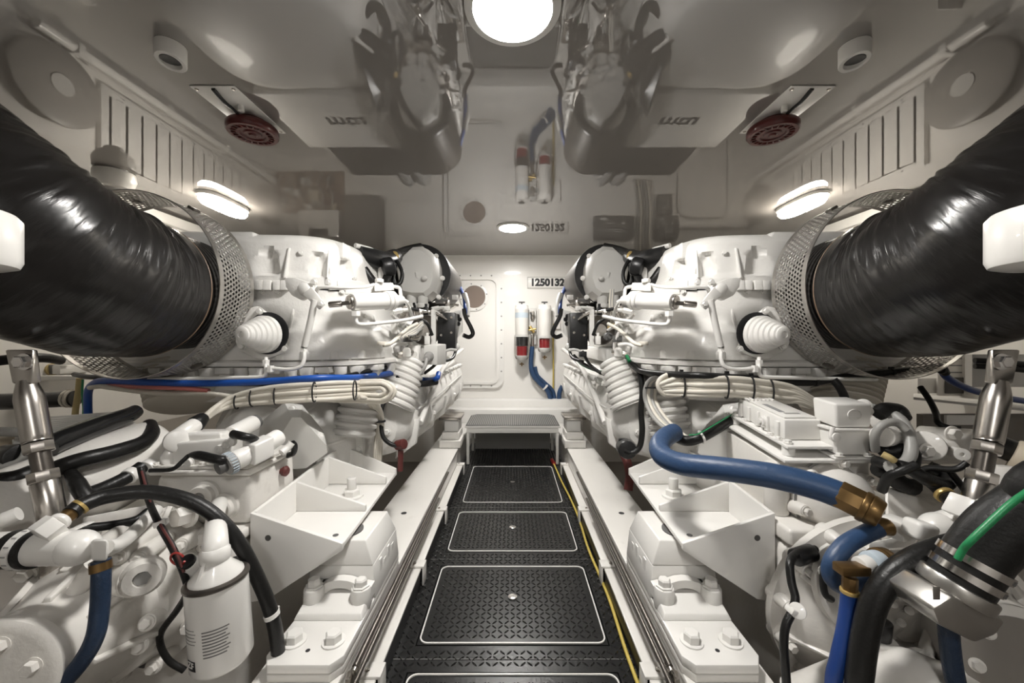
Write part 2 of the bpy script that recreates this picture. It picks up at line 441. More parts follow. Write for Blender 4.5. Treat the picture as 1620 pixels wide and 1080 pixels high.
# ============================================================= engine beds (stringers), one each side
for side in (0, 1):
    MIR = side == 1
    where = 'left' if not MIR else 'right'
    t = thing('engine_bed', (-.55, 2.3, -.3), 'white steel engine bed running down the %s of the walkway' % where, 'engine bed', 'steel engine beds')
    b = MB(); b.bb((-.66, .55, .185), (-.44, 4.0, .20), .003); b.build('top_plate', 'beam_white', t)
    b = MB(); b.bb((-.458, .55, -.3), (-.446, 4.0, .184)); b.build('web', 'beam_white', t)
    b = MB(); b.bb((-.65, .55, -.3), (-.638, 4.0, .184)); b.build('outer_web', 'beam_white', t)
    b = MB(); b.lathe((-.545, 1.90, .2005), (0,0,1), [(0,.014),(.0006,.014)], 16); b.build('bolt_hole', 'ink', t)
    # stepped ledge plates between bed and walkway
    sec = [(.62, 1.15), (1.15, 1.69), (1.69, 2.24), (2.24, 3.05)]
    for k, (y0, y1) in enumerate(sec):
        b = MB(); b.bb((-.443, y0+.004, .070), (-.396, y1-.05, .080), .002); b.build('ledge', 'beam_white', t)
        b = MB(); b.bb((-.405, y0+.004, .004), (-.398, y1-.05, .0695)); b.build('ledge_shade', 'black_rubber', t)  # black strip puts the shaded gap under the ledge into colour
        b = MB(); b.bb((-.443, y1-.05, .078), (-.384, y1+.002, .088), .002); b.bb((-.392, y1-.05, .004), (-.384, y1+.002, .079), .002); b.build('ledge_joint', 'beam_white', t)
        bolt((-.43, y1-.028, .088), (0,0,1), .006, t, 'steel', .006)
    # guide rods
    r = thing('guide_rod', (-.425, 1.0, .15), 'pair of dark metal rods lying along the %s engine bed' % where, 'rod', 'guide rods beside the walkway')
    b = MB(); b.cyl((-.428, 1.03, .176), (-.428, 2.50, .196), .0085, n=12); b.build('rod', 'rod_dark', r)
    b = MB(); b.cyl((-.413, .98, .165), (-.413, 2.12, .182), .0065, n=12); b.build('rod', 'rod_dark', r)
    for (x, y, z) in ((-.428, 1.0, .172), (-.413, .95, .160)):
        b = MB(); b.lathe((x, y, z), (1,0,.15), [(-.006,.008),(-.006,.017),(.006,.017),(.006,.008),(-.006,.008)], 16); b.cyl((x, y+.015, z), (x, y+.05, z), .010, .0085, 12); b.build('eye_end', 'steel', r)
MIR = False

# ============================================================= ceiling lamps
def disc_lamp(y, label, lm='lamp_disc'):
    t = thing('ceiling_lamp', (0, y, CEIL), label, 'lamp', 'round ceiling lamps')
    b = MB(); b.lathe((0, y, CEIL-.0005), (0,0,-1), [(0,.143),(.006,.143),(.010,.138),(.012,.118),(.006,.114),(0,.113)], 48); b.build('bezel', 'pale_grey', t)
    b = MB(); b.lathe((0, y, CEIL-.001), (0,0,-1), [(0,.1125),(.007,.1125)], 48); b.build('lens', lm, t)
disc_lamp(1.123, 'large bright round ceiling lamp at the top of the picture')
disc_lamp(3.29, 'small bright round ceiling lamp above the number plate')
disc_lamp(-1.04, 'unseen round fill lamp added on the ceiling behind the camera', 'lamp_fill')  # added out of view to brighten the foreground
for side in (0, 1):
    MIR = side == 1; where = 'left' if not MIR else 'right'
    t = thing('bulkhead_lamp', (-2.03, 2.67, CEIL), 'lit oval bulkhead lamp on the ceiling at the %s, before the louvre' % where, 'lamp', 'oval bulkhead lamps')
    b = MB()
    def oval(hw, hl, z): return [V(-2.03+hw*math.copysign(abs(math.cos(a))**.75, math.cos(a)), 2.67+hl*math.copysign(abs(math.sin(a))**.6, math.sin(a)), z) for a in [2*PI*k/32 for k in range(32)]]
    b.loft([oval(.075,.205,CEIL-.001), oval(.075,.205,CEIL-.022), oval(.07,.2,CEIL-.026)]); b.build('base', 'white_paint', t)
    b = MB(); b.loft([oval(.066,.195,CEIL-.0265), oval(.066,.195,CEIL-.05), oval(.056,.18,CEIL-.068), oval(.03,.14,CEIL-.076)]); b.build('lens', 'lamp_bulk', t)
    b = MB(); b.tube([V(-2.097,2.67,CEIL-.03), V(-2.095,2.67,CEIL-.055), V(-2.07,2.67,CEIL-.078), V(-2.03,2.67,CEIL-.082), V(-1.99,2.67,CEIL-.078), V(-1.965,2.67,CEIL-.055), V(-1.963,2.67,CEIL-.03)], .003, 8, sm=False); b.build('guard_wire', 'steel', t)

# ============================================================= red sounders, sensor cups, dome
    t = thing('alarm_sounder', (-1.165, 1.70, CEIL), 'dark red round alarm sounder on the %s half of the ceiling' % where, 'alarm', 'red alarm sounders')
    b = MB(); b.bb((-1.25, 1.465, CEIL-.005), (-1.075, 1.80, CEIL-.0005), .002); b.build('mounting_plate', 'wall_white', t)
    for (x, y) in ((-1.235,1.482),(-1.09,1.482),(-1.09,1.783),(-1.235,1.783)): bolt((x, y, CEIL-.005), (0,0,-1), .006, t, 'steel', .003)
    b = MB(); b.lathe((-1.165, 1.70, CEIL-.0055), (0,0,-1), [(0,.06),(.02,.06),(.022,.096),(.03,.102),(.052,.102),(.060,.096),(.060,.082),(.054,.078),(.054,.066),(.060,.062),(.060,.052),(.054,.048),(.054,.036),(.060,.032),(.060,.018),(.066,.014),(.066,0)], 36); b.build('horn', 'red_paint', t)
    for k in range(20):
        a = 2*PI*k/20; c_ = V(-1.165+.072*math.cos(a), 1.70+.072*math.sin(a), CEIL-.0635)
        b = MB(); b.box(c_, (.030, .005, .006), Matrix.Rotation(a, 3, 'Z'), .001, 1); b.build('grille_rib', 'red_paint', t)
    b = MB(); b.tube([V(-1.165,1.475,CEIL-.008), V(-1.165,1.53,CEIL-.022), V(-1.163,1.58,CEIL-.024), V(-1.165,1.63,CEIL-.03)], [.008,.008,.006,.006], 8); b.build('lead', 'black_rubber', t)
    b = MB(); b.cyl((-1.135,1.585,CEIL-.004), (-1.135,1.585,CEIL-.03), .012, bev=.003); b.build('cable_gland', 'white_paint', t)
    t = thing('sensor_cup', (-1.145, 1.27, CEIL), 'small white cup shaped sensor on the ceiling, %s of the big lamp' % where, 'sensor', 'white ceiling sensor cups')
    b = MB(); n = 28; rings = []
    for (r, h, tl) in ((.043,.0005,0),(.043,.052,.18),(.041,.055,.18),(.030,.055,.18),(.028,.030,.1)):
        rings.append([V(-1.145+r*math.cos(2*PI*k/n), 1.27+r*math.sin(2*PI*k/n), CEIL-h-tl*r*math.sin(2*PI*k/n)) for k in range(n)])
    b.loft(rings); b.build('cup', 'wall_white', t)
    b = MB(); b.lathe((-1.145,1.27,CEIL-.045), (0,.1,-1), [(0,.0285),(.004,.0285)], 20); b.build('sensor_face', 'dark_grey', t)

    # ------- louvre and fan covers on the side wall (mostly seen mirrored in the ceiling)
    X = -WALLX+.001
    t = thing('louvre_vent', (X, 3.15, 1.38), 'white vertical-slat air louvre on the %s side wall' % where, 'louvre', 'side wall louvres')
    b = MB()
    for (y0,y1,z0,z1) in ((2.46,2.51,1.36,1.90),(3.82,3.87,1.36,1.90),(2.51,3.82,1.36,1.41),(2.51,3.82,1.85,1.90)): b.bb((X, y0, z0), (X+.03, y1, z1), .003)
    b.build('frame', 'white_paint', t)
    b = MB(); b.bb((X, 2.51, 1.41), (X+.004, 3.82, 1.85)); b.build('shade_backing', 'ink', t)  # painted black to stand for the shade between the slats
    for k in range(12):
        y = 2.565+k*.109; R = Matrix.Rotation(math.radians(62), 3, 'Z')
        b = MB(); b.box((X+.034, y, 1.63), (.006, .080, .435), Matrix.Rotation(math.radians(-10), 3, 'Z'), .001, 1); b.build('slat', 'white_paint', t)
    for k in range(5):
        for z in (1.385, 1.875): bolt((X+.03, 2.6+k*.29, z), (1,0,0), .006, t, 'mid_grey', .003)
    for (yc, r, which) in ((2.19, .225, 'nearest the camera'), (4.10, .205, 'beyond the louvre')):
        t = thing('fan_cover', (X, yc, 1.56), 'grey round fan cover on the %s side wall, %s' % (where, which), 'fan cover', 'round fan covers')
        b = MB(); b.bb((X, yc-.22, 1.30), (X+.02, yc+.225, 1.86), .003); b.build('back_panel', 'wall_white', t)
        b = MB(); b.lathe((X+.02, yc, 1.56), (1,0,0), [(0,r*.7),(.05,r*.7),(.05,r),(.062,r),(.075,r*.9),(.082,r*.24),(.082,0)], 40); b.build('disc', 'disc_grey', t)
        b = MB(); b.lathe((X+.1015, yc, 1.56), (1,0,0), [(0,r*.26),(.004,r*.26),(.004,0)], 24); b.build('badge', 'pale_grey', t)
    # conduit along the wall below the louvre
    b = MB(); b.tube([V(X+.06, 2.1, 1.27), V(X+.06, 2.9, 1.27), V(X+.06, 3.8, 1.27), V(X+.06, 4.2, 1.27)], .03, 12, sm=False)
    for y in (2.3, 2.9, 3.5, 4.0): b.bb((X, y-.02, 1.235), (X+.095, y+.02, 1.305), .004)
    tag(b.build('wall_conduit', 'white_paint'), 'white conduit clamped to the %s side wall under the louvre' % where, 'conduit', 'side wall conduits')
MIR = False
t = thing('smoke_detector', (-2.31, 2.2, CEIL), 'white dome detector on the ceiling above the left exhaust', 'detector')
b = MB(); b.lathe((-2.31,2.2,CEIL-.0005), (0,0,-1), [(0,.06),(.012,.06),(.012,.092),(.05,.096),(.075,.088),(.10,.072),(.105,.05),(.105,0)], 32); b.build('body', 'white_paint', t)
b = MB(); b.lathe((-2.31,2.2,CEIL-.106), (0,0,-1), [(0,.05),(.02,.045),(.03,.03),(.03,0)], 24); b.build('sensor_tip', 'pale_grey', t)
# ============================================================= the two engines
def sm(a, c, x):
    t = max(0., min(1., (x-a)/(c-a))); return t*t*(3-2*t)
XC = -1.2
LEV = [(.985,.585,.475,2.00),(1.03,.585,.475,2.00),(1.10,.570,.462,2.0),(1.16,.548,.445,2.0),(1.26,.540,.44,2.0),(1.2765,.540,.44,2.0),
       (1.277,.525,.428,1.99),(1.285,.525,.428,1.99),(1.2855,.52,.44,1.99),(1.33,.52,.44,1.99),(1.345,.495,.425,1.98),(1.42,.480,.41,1.965),(1.48,.462,.385,1.95),(1.505,.44,.36,1.94),(1.522,.40,.32,1.93),(1.53,.33,.26,1.93)]
NEX = 3.4
def lev(z):
    for i in range(len(LEV)-1):
        if z <= LEV[i+1][0]:
            A, B = LEV[i], LEV[i+1]; t = max(0, (z-A[0])/max(1e-6, B[0]-A[0])); return [A[k]+(B[k]-A[k])*t for k in (1,2,3)]
    return list(LEV[-1][1:])
def onh(x, y, lift=0.):
    "where the sight line through a pixel meets the housing"
    d = 1.35
    while d < 2.6:
        p = P(x, y, d); z = max(.985, min(1.529, p.z)); a, bq, yc = lev(z)
        if abs((p.x-XC)/a)**NEX+abs((p.y-yc)/bq)**NEX <= 1: return P(x, y, d-lift)
        d += .004
    return P(x, y, 1.9)
def hnorm(p):
    a, bq, yc = lev(max(.985, min(1.5, p.z)))
    g = V(NEX*abs((p.x-XC)/a)**(NEX-1)*math.copysign(1, p.x-XC)/a, NEX*abs((p.y-yc)/bq)**(NEX-1)*math.copysign(1, p.y-yc)/bq, 0)
    return g.normalized()
POCK = [(onh(424,430), .036), (onh(505,430), .032), (onh(548,428), .032), (onh(361,430), .036)]
def engine(where):
    t = thing('marine_engine', (-1.2, 2.7, .3), 'big white marine diesel engine on the %s of the walkway' % where, 'engine', 'main engines')
    # ---- housing, lofted with pockets and a bulging skirt
    NS = 168; zs = []
    for i in range(len(LEV)-1):
        z0, z1 = LEV[i][0], LEV[i+1][0]; n = max(1, int((z1-z0)/.011))
        zs += [z0+(z1-z0)*k/n for k in range(n)]
    zs.append(LEV[-1][0])
    rings = []
    for z in zs:
        a, bq, yc = lev(z); ring = []
        for k in range(NS):
            an = 2*PI*k/NS; c_, s_ = math.cos(an), math.sin(an)
            p = V(XC+a*math.copysign(abs(c_)**(2/NEX), c_), yc+bq*math.copysign(abs(s_)**(2/NEX), s_), z)
            nrm = hnorm(p); dsp = 0.
            for q, w_ in POCK:
                dd = math.hypot(p.x-q.x, p.y-q.y)
                if dd < .09 and 1.335 < z < 1.47:
                    half = w_*math.sqrt(max(0, 1-max(0, (z-1.36)/.085)**2)) if z > 1.36 else w_
                    dsp -= .030*(1-sm(half*.75, half*1.15+.002, dd))*sm(1.335, 1.345, z)
            if z < 1.24 and s_ < .5:
                crest = 1.105+.028*math.sin((p.x+.9)*7.5)
                dsp += .020*(1-sm(crest-.025, crest+.025, z))*sm(-1.12,-1.0,p.x)
                dsp += .008*math.sin(p.x*11+z*9)*sm(.99,1.03,z)*(1-sm(1.18,1.26,z))
            if z > 1.34: dsp += .004*math.sin(p.x*17+p.y*9)*(1-sm(1.47,1.5,z))
            zz = z + (.008*math.sin(p.x*8+.6) if z > 1.49 else 0)
            q = p+nrm*dsp; ring.append(V(q.x, q.y, zz))
        rings.append(ring)
    b = MB(); b.loft(rings); b.build('housing', 'cast_white', t, 50)
    def sup(a, bq, yc, z, n=96, ex=NEX): return [V(XC+a*math.copysign(abs(math.cos(2*PI*k/n))**(2/ex), math.cos(2*PI*k/n)), yc+bq*math.copysign(abs(math.sin(2*PI*k/n))**(2/ex), math.sin(2*PI*k/n)), z) for k in range(n)]
    b = MB(); b.loft([sup(.527,.4305,1.99,1.2772), sup(.527,.4305,1.99,1.2848)], cap=False); b.build('seam', 'ink', t)
    b = MB(); b.loft([sup(.600,.49,2.02,.956), sup(.622,.512,2.02,.960), sup(.622,.512,2.02,.974), sup(.60,.492,2.02,.986)]); b.build('flange', 'cast_white', t)
    b = MB(); b.loft([sup(.50,.40,2.03,.80), sup(.52,.42,2.03,.86), sup(.555,.445,2.02,.9555)]); b.build('sump_ring', 'cast_white', t)
    # ledges along the seam
    for (x0, x1) in ((404,430),(433,456),(520,545),(372,399)):
        pts = [onh(x, 452, .006) for x in (x0, (x0+x1)/2, x1)]
        b = MB()
        for i in range(2):
            A, B = pts[i], pts[i+1]; n_ = hnorm((A+B)/2)
            b.hexa([A-n_*.02-V(0,0,.018), B-n_*.02-V(0,0,.018), B+n_*.012-V(0,0,.018), A+n_*.012-V(0,0,.018)], [A-n_*.02+V(0,0,.022), B-n_*.02+V(0,0,.022), B+n_*.008+V(0,0,.022), A+n_*.008+V(0,0,.022)], .003)
        b.build('seam_lug', 'cast_white', t)
    # dome nuts on the flange and the row of bosses under it
    for (x, y) in ((446,585),(484,582),(528,566),(568,562),(598,556),(624,546),(640,540)):
        p = onh(x, y-8); n_ = hnorm(p); c_ = V(p.x, p.y, .986)+n_*.012
        b = MB(); b.lathe(c_, (0,0,1), [(0,.021),(.03,.020),(.042,.013),(.046,0)], 16); b.build('boss', 'cast_white', t)
    for i, u in enumerate([x for x in range(150, 650, 26)]):
        k = None
        p = P(u, 590, 1.46); a_ = .605; bq = .495
        X = p.x
        # point on the flange outline closest to that sight line
        d = 1.4
        while d < 2.5:
            q = P(u, 590, d)
            if abs((q.x-XC)/a_)**NEX+abs((q.y-2.02)/bq)**NEX <= 1: break
            d += .005
        if d >= 2.4: continue
        q = P(u, 590, d)
        b = MB()
        if i % 3 == 0: b.lathe(V(q.x, q.y-.006, .955), (0,0,-1), [(0,.026),(.03,.024),(.045,.02),(.05,.012),(.05,0)], 14)
        elif i % 3 == 1: b.hexa([V(q.x-.016,q.y-.030,.908),V(q.x+.016,q.y-.030,.908),V(q.x+.016,q.y+.05,.908),V(q.x-.016,q.y+.05,.908)], [V(q.x-.026,q.y-.030,.955),V(q.x+.026,q.y-.030,.955),V(q.x+.026,q.y+.05,.955),V(q.x-.026,q.y+.05,.955)], .004)
        else: b.bb(V(q.x-.030, q.y-.024, .930), V(q.x+.030, q.y+.05, .955), .003); b.bb(V(q.x-.022, q.y-.012, .905), V(q.x+.022, q.y+.05, .929), .003)
        b.build('flange_lug', 'cast_white', t)
    # top lugs
    b = MB(); p = P(527, 380, 1.62)+V(-.03,.09,-.035); b.hexa([p+V(-.045,-.03,-.03),p+V(.05,-.03,-.03),p+V(.05,.07,-.03),p+V(-.045,.07,-.03)], [p+V(-.035,-.02,.045),p+V(.045,-.02,.045),p+V(.045,.06,.045),p+V(-.035,.06,.045)], .008, 3); b.build('lifting_pad', 'cast_white', t)
    b = MB(); p = P(385, 385, 1.60); b.hexa([p+V(-.10,-.03,-.04),p+V(.09,-.03,-.04),p+V(.09,.16,-.04),p+V(-.10,.16,-.04)], [p+V(-.08,-.015,.048),p+V(.05,-.015,.048),p+V(.05,.14,.048),p+V(-.08,.14,.048)], .012, 3); b.build('top_pad', 'cast_white', t)
    # ---- ribbed plug with its teardrop plate, low on the face
    c_ = onh(421, 532)+V(0,-.006,0); ax = V(-.12,-1,-.04).normalized()
    b = MB(); u_, v_, a_ = frame((0,-1,0)); pts = []
    for (x, y) in ((402,487),(412,485),(424,494),(444,520),(456,548),(458,553),(452,558),(430,566),(420,568),(408,566),(383,552),(378,540),(384,515)): pts.append(P(x, y, 1.515))
    b.prism(pts, (0,-.022,0), .004); b.build('plug_plate', 'cast_white', t)
    for (x, y) in ((411,492),(452,552),(384,548)): bolt(P(x, y, 1.49), (0,-1,0), .011, t)
    c_ = P(424, 527, 1.492)
    b = MB(); b.lathe(c_, (0,-1,0), [(0,.083),(.002,.083),(.002,0)], 32); b.build('plug_recess', 'ink', t)
    prof = [(0,.055),(.004,.073)]
    for k in range(6):
        t0 = .012+k*.017; r = .073-.0075*k; prof += [(t0,r),(t0+.009,r),(t0+.012,r-.006),(t0+.017,r-.007)]
    prof += [(.118,.022),(.118,.012),(.112,.010),(.112,0)]
    b = MB(); b.lathe(c_+V(-.004,-.003,-.004), V(-.16,-1,-.03), prof, 32); b.build('ribbed_plug', 'white_paint', t)
    # ---- pipe loop under the plug
    b = MB(); b.tube([P(421,566,1.47), P(421,580,1.45), P(420,592,1.44), P(412,596,1.44), P(385,597,1.44), P(300,599,1.44), P(235,600,1.44)], .0075, 10); b.build('thin_pipe', 'white_paint', t)
    b = MB(); b.tube([P(428,582,1.44), P(455,584,1.44), P(475,580,1.44), P(481,568,1.445), P(481,556,1.45)], .0075, 10); b.build('thin_pipe', 'white_paint', t)
    for (x, y, d) in ((421,574,1.46),(428,583,1.44),(481,552,1.455),(482,545,1.455)):
        b = MB(); b.lathe(P(x, y, d)-V(0,0,.012), (0,0,1), [(0,.013),(.024,.013)], 6); b.build('union_nut', 'white_paint', t)
    # diagonal brace tube
    b = MB(); b.tube([P(498,474,1.44), P(492,505,1.445), P(485,535,1.45), P(482,548,1.452)], .012, 12, sm=False); b.build('brace_tube', 'white_paint', t)
    # ---- lever, clevis, actuator cylinder
    p = onh(478, 458, .0)
    b = MB(); pts = [P(x, y, 1.505) for (x, y) in ((455,441),(470,440),(494,448),(505,452),(500,468),(482,476),(466,468),(457,455))]; b.prism(pts, (0,-.022,0), .004); pl = b.build('lever_plate', 'cast_white', t)
    b = MB(); c_ = P(486,458,1.482); b.lathe(c_, (0,-1,0), [(0,.030),(.012,.030),(.016,.022),(.03,.022),(.034,.016),(.034,0)], 20); b.build('pivot', 'white_paint', t)
    b = MB(); A = P(488,460,1.455); B = P(508,482,1.45); dirv = (B-A).normalized(); pr = dirv.cross(V(0,1,0)).normalized()
    b.prism([A+pr*.022, A-pr*.022, B-pr*.015+dirv*.012, B+pr*.015+dirv*.012], (0,-.012,0), .003); b.build('lever_arm', 'white_paint', t)
    for (x, y) in ((508,481),(519,447),(497,446)): bolt(P(x, y, 1.438 if y > 470 else 1.47), (0,-1,0), .010, t)
    b = MB(); b.cyl(P(520,482,1.44), P(541,480,1.45), .012, n=12, bev=.003); b.build('clevis', 'steel', t)
    b = MB(); b.cyl(P(541,480,1.45), P(553,479,1.455), .008, n=10); b.build('piston_rod', 'rod_dark', t)
    b = MB(); A = P(556,478,1.458); B = P(622,475,1.60); b.cyl(A, B, .034, n=24, bev=.006); act = b.build('actuator_cylinder', 'white_paint', t)
    b = MB(); D = (B-A).normalized(); b.cyl(A-D*.012, A-D*.001, .028, n=20, bev=.003); b.build('end_ring', 'steel', act)
    for f in (.86, .97):
        b = MB(); q = A+(B-A)*f; b.cyl(q-D*.010, q+D*.008, .040, n=20, bev=.004); b.build('band', 'white_paint', act)
    b = MB(); b.cyl(B, B+D*.05, .026, .018, n=16, bev=.004); b.build('nose', 'white_paint', act)
    b = MB(); b.hexa([P(545,466,1.49),P(615,466,1.62),P(615,466,1.70),P(545,466,1.56)], [P(548,452,1.49),P(612,452,1.62),P(612,452,1.70),P(548,452,1.56)], .005); b.build('actuator_base', 'cast_white', t)
    b = MB(); b.tube([P(500,462,1.46), P(503,456,1.45), P(512,454,1.45), P(540,455,1.46), P(575,454,1.50), P(592,450,1.53)], .007, 8); b.build('thin_pipe', 'white_paint', t)
    b = MB(); b.hexa([P(592,461,1.55),P(624,459,1.64),P(624,459,1.70),P(592,461,1.61)], [P(592,447,1.55),P(622,447,1.64),P(622,447,1.70),P(592,447,1.61)], .005)
    b.cyl(P(600,447,1.58), P(600,441,1.58), .018, n=14, bev=.003); b.build('valve_block', 'white_paint', t)
    b = MB(); b.tube([P(622,453,1.64), P(632,456,1.66), P(635,470,1.66), P(645,478,1.68)], .008, 8); b.build('thin_pipe', 'white_paint', t)
    b = MB(); b.cyl(P(563,500,1.46), P(563,492,1.46), .017, n=6); b.tube([P(563,500,1.46), P(564,509,1.46), P(572,513,1.47), P(600,511,1.52), P(640,506,1.62), P(668,500,1.70)], .0075, 10); b.build('thin_pipe', 'white_paint', t)
    b = MB(); b.cyl(P(604,546,1.56), P(604,540,1.56), .02, n=12, bev=.004); b.tube([P(606,546,1.55), P(618,543,1.58), P(630,533,1.65), P(645,520,1.74), P(660,512,1.8)], .0085, 10); b.build('cable_pipe', 'cream_cable', t)
    # ---- block, covers behind
    b = MB(); b.bb((-1.72, 2.42, .45), (-.86, 3.95, 1.30), .03); b.build('engine_block', 'cast_white', t)
    b = MB(); b.bb((-1.62, 2.36, 1.305), (-.86, 3.02, 1.50), .015, 3); b.build('top_cover', 'pale_grey', t)
    b = MB(); b.bb((-1.52, 3.03, 1.305), (-.80, 3.62, 1.46), .02, 3); b.build('rear_cover', 'black_plastic', t)
    s_ = 1 if not MIR else -1
    text('mtu', .17, 'ink', t, (s_*-1.16, 2.66, 1.5015), (1,0,0), (0,1,0), .0006, bold=.004)
    for x in (-1.05, -.90):
        b = MB(); b.tube([V(x, 3.55, 1.40), V(x, 3.75, 1.42), V(x, 3.9, 1.36), V(x, 4.0, 1.2)], .065, 16); b.build('air_duct', 'mid_grey', t)
    # ---- lower inner cover (crankcase side), lofted down the length
    cs = [(-.60,.47),(-.515,.56),(-.50,.63),(-.525,.76),(-.56,.84),(-.64,.905),(-.80,.92),(-.88,.80),(-.86,.52),(-.74,.43)]
    def sect(y, sc=1., dx=0., dz=0.): return [V(-.68+(x+.68)*sc+dx, y, .66+(z-.66)*sc+dz) for x, z in cs]
    b = MB(); b.loft([sect(1.84,.55,-.03), sect(1.86,.74,-.02), sect(1.90,.84,-.01), sect(1.96,.9), sect(2.3,.93), sect(2.32,1.02), sect(2.36,1.02), sect(2.38,.94), sect(3.1,.95), sect(3.12,1.03), sect(3.16,1.03), sect(3.18,.96), sect(3.9,.98), sect(3.93,.8)]); b.build('side_cover', 'cast_white', t, 30)
    for (y, z, xo) in ((2.34,.62,-.482),(2.34,.78,-.505),(3.14,.62,-.48),(3.14,.80,-.51)):
        bolt((xo-.006, y, z), (1,0,.1), .014, t)
    for k in range(5):
        y = 2.0+k*.42
        b = MB(); b.hexa([V(-.62,y,.44),V(-.51,y,.52),V(-.51,y+.03,.52),V(-.62,y+.03,.44)], [V(-.60,y,.60),V(-.492,y,.66),V(-.492,y+.03,.66),V(-.60,y+.03,.60)], .004); b.build('rib', 'cast_white', t)
    for (x, y, z) in ((-.66,1.846,.79),(-.74,1.846,.60),(-.61,1.846,.62)): bolt((x, y, z), (0,-1,0), .014, t)
    b = MB(); b.tube([V(-.515,3.9,.98), V(-.505,3.2,.93), V(-.50,2.7,.86), V(-.495,2.3,.74), V(-.50,2.05,.62)], .016, 12); b.build('edge_pipe', 'white_paint', t)
    b = MB(); b.bb((-.85, 2.44, .925), (-.60, 3.9, 1.02), .02); b.bb((-.80, 2.5, 1.02), (-.66, 3.85, 1.16), .02); b.build('cylinder_bank', 'cast_white', t)
    # ---- turbo end with black air filter
    fc = P(665, 434, 2.50)
    b = MB(); b.lathe(fc, (0,1,0), [(0,.165),(0,.196),(.02,.200),(.55,.200),(.57,.19),(.57,0)], 48); b.build('air_filter', 'filter_dark', t)
    b = MB(); b.lathe(fc-V(0,.004,0), (0,1,0), [(0,.155),(0,.199),(.012,.2015),(.024,.2015),(.024,.155)], 48); b.build('filter_rim', 'black_plastic', t)
    b = MB(); b.lathe(fc+V(0,.02,0), (0,1,0), [(0,.16),(.01,.16),(.01,0),(0,0)], 40); b.build('filter_face', 'black_gloss', t)
    prof = [(662,397),(676,396),(684,400),(696,410),(700,425),(702,450),(696,468),(684,478),(662,478),(645,474),(640,450),(636,425),(641,405),(652,399)]
    rg = []
    for (d, k) in ((2.49,1.0),(2.40,.99),(2.34,.93),(2.31,.78)):
        rg.append([fc+V(0,d-2.50,0)+((P(x, y, 2.45)-P(668,438,2.45))*k+P(668,438,2.45)-P(665,434,2.45)) for x, y in prof])
    b = MB(); b.loft(rg); b.build('compressor_housing', 'pale_grey', t, 30)
    b = MB(); b.hexa([P(662,462,2.33),P(668,462,2.33),P(668,462,2.36),P(662,462,2.36)], [P(656,430,2.30),P(661,430,2.30),P(661,430,2.34),P(656,430,2.34)], .004); b.build('rib', 'pale_grey', t)
    b = MB(); b.ball(P(671,440,2.30), (.020,.018,.016), 12); b.build('emblem_boss', 'pale_grey', t)
    for (x, y) in ((648,400),(668,394),(690,405),(700,440),(694,470)): bolt(P(x, y, 2.40), (0,-1,0), .012, t)
    for x in (651, 669):
        b = MB(); b.cyl(P(x,462,2.36), P(x,480,2.36), .032, n=18, bev=.004); b.cyl(P(x,480,2.36), P(x,487,2.36), .037, n=18, bev=.003); b.build('pipe_stub', 'pale_grey', t)
    # black intake ducting between housing and turbo
    b = MB(); b.hexa([P(560,445,1.92),P(596,447,2.05),P(610,440,2.3),P(570,440,2.3)], [P(560,389,1.92),P(566,388,1.92),P(610,405,2.3),P(600,395,2.4)], .01); b.build('intake_box', 'black_gloss', t)
    b = MB(); b.tube([P(566,400,1.9), P(590,408,1.98), P(610,412,2.08), P(625,406,2.2)], [.04,.05,.05,.045], 14); b.build('intake_hose', 'black_plastic', t)
    b = MB(); b.tube([P(575,425,1.88), P(590,445,1.9), P(602,452,1.94), P(612,440,2.0), P(615,420,2.08)], .022, 12); b.build('hose', 'black_rubber', t)
    b = MB(); b.tube([P(628,412,2.1), P(636,430,2.08), P(634,446,2.06), P(626,450,2.05), P(622,438,2.06), P(626,420,2.1)], .011, 10); b.build('hose', 'black_rubber', t)
    b = MB(); b.tube([P(562,388,1.88), P(585,394,1.95), P(608,404,2.05)], .012, 10, sm=False); b.build('silver_pipe', 'white_paint', t)
    b = MB(); b.tube([P(618,405,2.14), P(640,395,2.3), P(665,389,2.42)], .02, 12); b.build('hose', 'black_rubber', t)
    b = MB(); b.cyl(P(620,406,2.12), P(626,404,2.14), .026, n=14); b.build('hose_clip', 'brass_pale', t)
    b = MB(); b.cyl(P(604,424,1.99), P(622,420,2.02), .05, n=18, bev=.01); b.build('duct_end', 'black_plastic', t)
    b = MB(); b.bb(P(598,448,2.0), P(614,424,2.06), .004); b.build('white_bracket', 'white_paint', t)
    # shelf beneath the turbo, brackets and gear cluster
    b = MB(); b.hexa([P(640,492,2.25),P(700,500,2.4),P(722,486,3.0),P(680,482,2.9)], [P(640,488,2.25),P(700,496,2.4),P(722,482,3.0),P(680,478,2.9)]); b.build('turbo_shelf', 'steel', t)
    b = MB(); b.bb(P(682,547,2.22), P(690,498,2.24)); b.bb(P(682,498,2.22), P(700,495,2.5)); b.build('bracket_post', 'white_paint', t)
    b = MB(); b.bb(P(692,553,2.42), P(724,496,2.52), .006); bx_ = b.build('black_panel', 'black_plastic', t)
    for (x, y) in ((702,502),(714,502),(714,526),(698,530)): bolt(P(x, y, 2.415), (0,-1,0), .006, t, 'steel', .005)
    b = MB(); b.hexa([P(719,540,2.55),P(732,525,2.75),P(732,525,2.77),P(719,540,2.57)], [P(719,492,2.55),P(732,490,2.75),P(732,490,2.77),P(719,492,2.57)]); b.build('side_plate', 'pale_grey', t)
    for (x, y) in ((724,500),(725,512),(727,505)): bolt(P(x, y, 2.60), (.8,-1,0), .012, t, 'black_plastic')
    b = MB(); b.tube([P(734,488,2.7), P(736,500,2.7), P(745,518,2.7), P(748,528,2.7), P(742,533,2.68), P(733,530,2.66)], .015, 12); b.build('hose', 'black_rubber', t)
